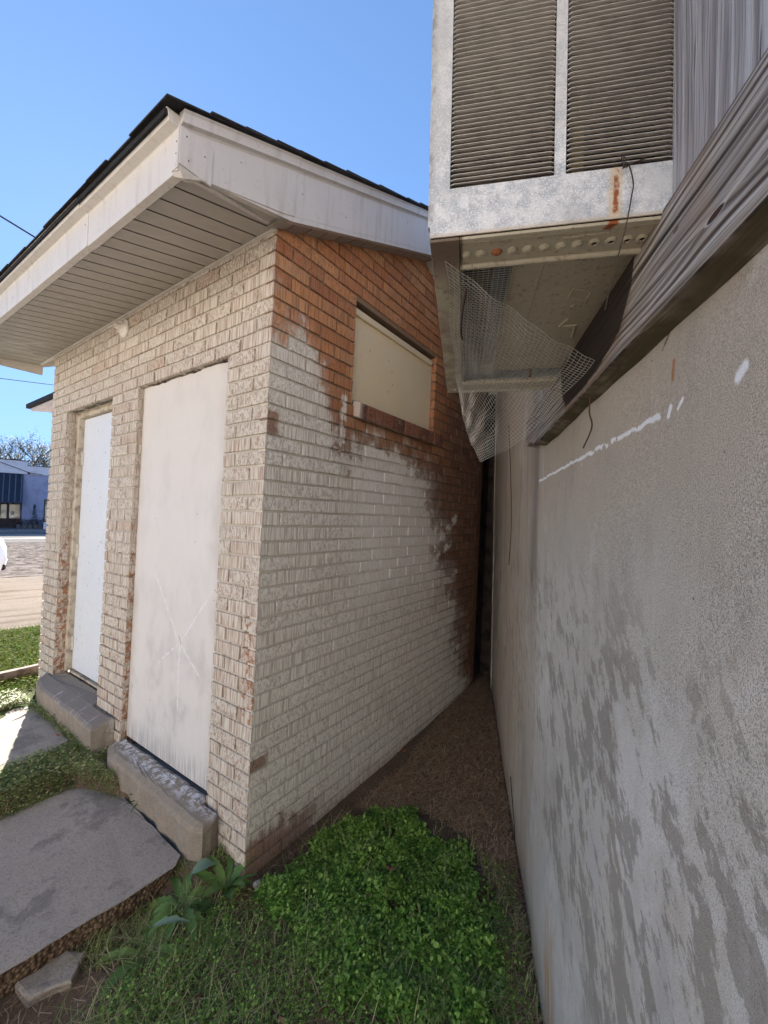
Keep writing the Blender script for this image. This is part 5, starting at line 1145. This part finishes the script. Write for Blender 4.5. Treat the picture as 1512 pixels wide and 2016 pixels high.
b = MB(); body(b, [(-.85, loop(.60, 1.36, 1.43, .9)), (.5, loop(.60, 1.38, 1.46, .9)), (.95, loop(.58, 1.33, 1.38, .9))]); mkobj('roof', b, M['car'], CAR)
b = MB(); b.box(2.12, 2.275, -.62, .62, .40, .50); mkobj('bumper_grille', b, M['carblk'], CAR, bevel=.02)
for s_ in (-1, 1):
    b = MB(); b.box(2.00, 2.13, s_*.70-.1, s_*.70+.1, .66, .80); mkobj('headlight', b, M['rim'], CAR, bevel=.02)
for x in (-1.35, 1.4):
    for s_ in (-1, 1):
        b = MB(); b.lathe((x, s_*.70, .31), (0, s_, 0), [(0, .30), (.02, .315), (.16, .315), (.19, .29), (.19, .2)], 24); wl = mkobj('wheel', b, M['tyre'], CAR)
        b = MB(); b.lathe((x, s_*.70, .31), (0, s_, 0), [(.15, .205), (.192, .20), (.196, .17), (.18, .06), (.2, .04)], 20); mkobj('rim', b, M['rim'], wl)
# tree beyond the shop
def tree(e_, h_, H_, cr, label, seed):
    random.seed(seed); root = bgempty('tree', e_, h_, .1, label, 'tree'); mb = MB(); tips = []
    def br(p, d, L_, r_, lv):
        n = 5; pts = [p]; dd = d.copy()
        for i in range(n): dd = (dd + Vector((random.uniform(-.16, .16), random.uniform(-.16, .16), random.uniform(-.06, .12)))).normalized(); pts.append(pts[-1]+dd*L_/n)
        mb.tube(pts, [r_*(1-.55*i/n) for i in range(n+1)], 5, cap=False)
        if lv == 0: tips.extend(pts[1:]); return
        for k in range(5 if lv > 1 else 4):
            t = random.uniform(.35, 1); i = min(int(t*n), n-1); q_ = pts[i].lerp(pts[i+1], t*n-i); az = random.uniform(0, 6.28); sp = random.uniform(.45, .95)
            nd = (dd*math.cos(sp) + Vector((math.cos(az), math.sin(az), .25))*math.sin(sp)).normalized(); br(q_, nd, L_*random.uniform(.5, .72), r_*.5, lv-1)
    br(Vector((0, 0, 0)), Vector((0, 0, 1)), H_*.45, .16, 0); tips.clear()
    for k in range(7): az = k*.9+random.uniform(-.2, .2); br(Vector((0, 0, H_*(.30+.02*k))), Vector((math.cos(az)*.75, math.sin(az)*.75, random.uniform(.6, 1.2))).normalized(), H_*.38, .09, 3)
    mkobj('trunk', mb, M['bark'], root)
    T = np.array([tuple(t) for t in tips]); idx = rng.integers(0, len(T), cr); p = T[idx]+rng.normal(0, .14, (cr, 3)); V, c_, r_ = leaves('', p, rng.uniform(.07, .15, cr), None, up=.1); npobj('crown', V, c_, M['treeleaf'], r_, root)
tree(-.4, 52, 8.9, 8000, 'sparse bare autumn tree rising behind the blue shop', 3)
tree(5.2, 55, 8.6, 6000, 'second thin leaved tree farther right behind the shop', 8)
random.seed(5)
for pts, rad, lab in (([(-13.6, 7.0, 10.2), (-12.31, 8.57, 9.48), (-11.6, 9.5, 9.1), (-4, 19, 6.5)], .022, 'uppermost thick overhead cable above the eave'),
                 ([(-13, 7.2, 8.0), (-12.29, 8.61, 7.81), (-12.1, 8.85, 7.76), (-4, 19, 6.6)], .012, 'thin overhead cable meeting the middle of the eave'),
                 ([(-13, 7.4, 5.0), (-12.24, 8.67, 5.14), (-11.55, 9.57, 5.23), (-4, 19, 6.2)], .010, 'lowest overhead cable below the eave')):
    b = MB(); b.tube(pts, rad, 6); o = mkobj('overhead_cable', b, M['cable']); tag(o, lab, 'cable', 'overhead cables')
# unseen pale building, added behind the viewpoint as a sunlight reflector
CB = empty('bounce_building', (-2, -9.5, 0), 0, 'long unseen cream stucco building added behind the viewpoint to bounce sunlight', 'building')
b = MB()
cols = [-13, -10.5, -9.0, -6.5, -5.0, -3.9, -2.9, -.5, 1.0, 3.5, 5.0, 7.5, 9, 14]
for i in range(len(cols)-1):
    if i % 2 == 0: b.box(cols[i], cols[i+1], -5, 0, 0, 5.6)
    else:
        h0 = 0 if i == 5 else 1.0
        b.box(cols[i], cols[i+1], -5, 0, 2.4, 5.6); b.box(cols[i], cols[i+1], -5, -.12, 0, 2.4)
        if h0: b.box(cols[i], cols[i+1], -.12, 0, 0, h0)
stucco = mat_simple('bounce_stucco', (.78, .755, .71), .9, .05, 2, .004, bscale=60)
mkobj('wall', b, stucco, CB)
for i in range(1, len(cols)-1, 2):
    b = MB(); b.box(cols[i]+.04, cols[i+1]-.04, -.11, -.09, .05 if i == 5 else 1.04, 2.36); wq = mkobj('door' if i == 5 else 'window', b, M['white'] if i == 5 else M['glass'], CB)
    b = MB()
    for q in ((cols[i], cols[i]+.06), (cols[i+1]-.06, cols[i+1])): b.box(q[0], q[1], -.10, -.02, 0 if i == 5 else 1.0, 2.4)
    b.box(cols[i]+.06, cols[i+1]-.06, -.10, -.02, 2.34, 2.4); mkobj('frame', b, M['white'], wq)
b = MB(); b.box(-13.2, 14.2, -5.2, .12, 5.6, 5.75); mkobj('coping', b, M['white'], CB)
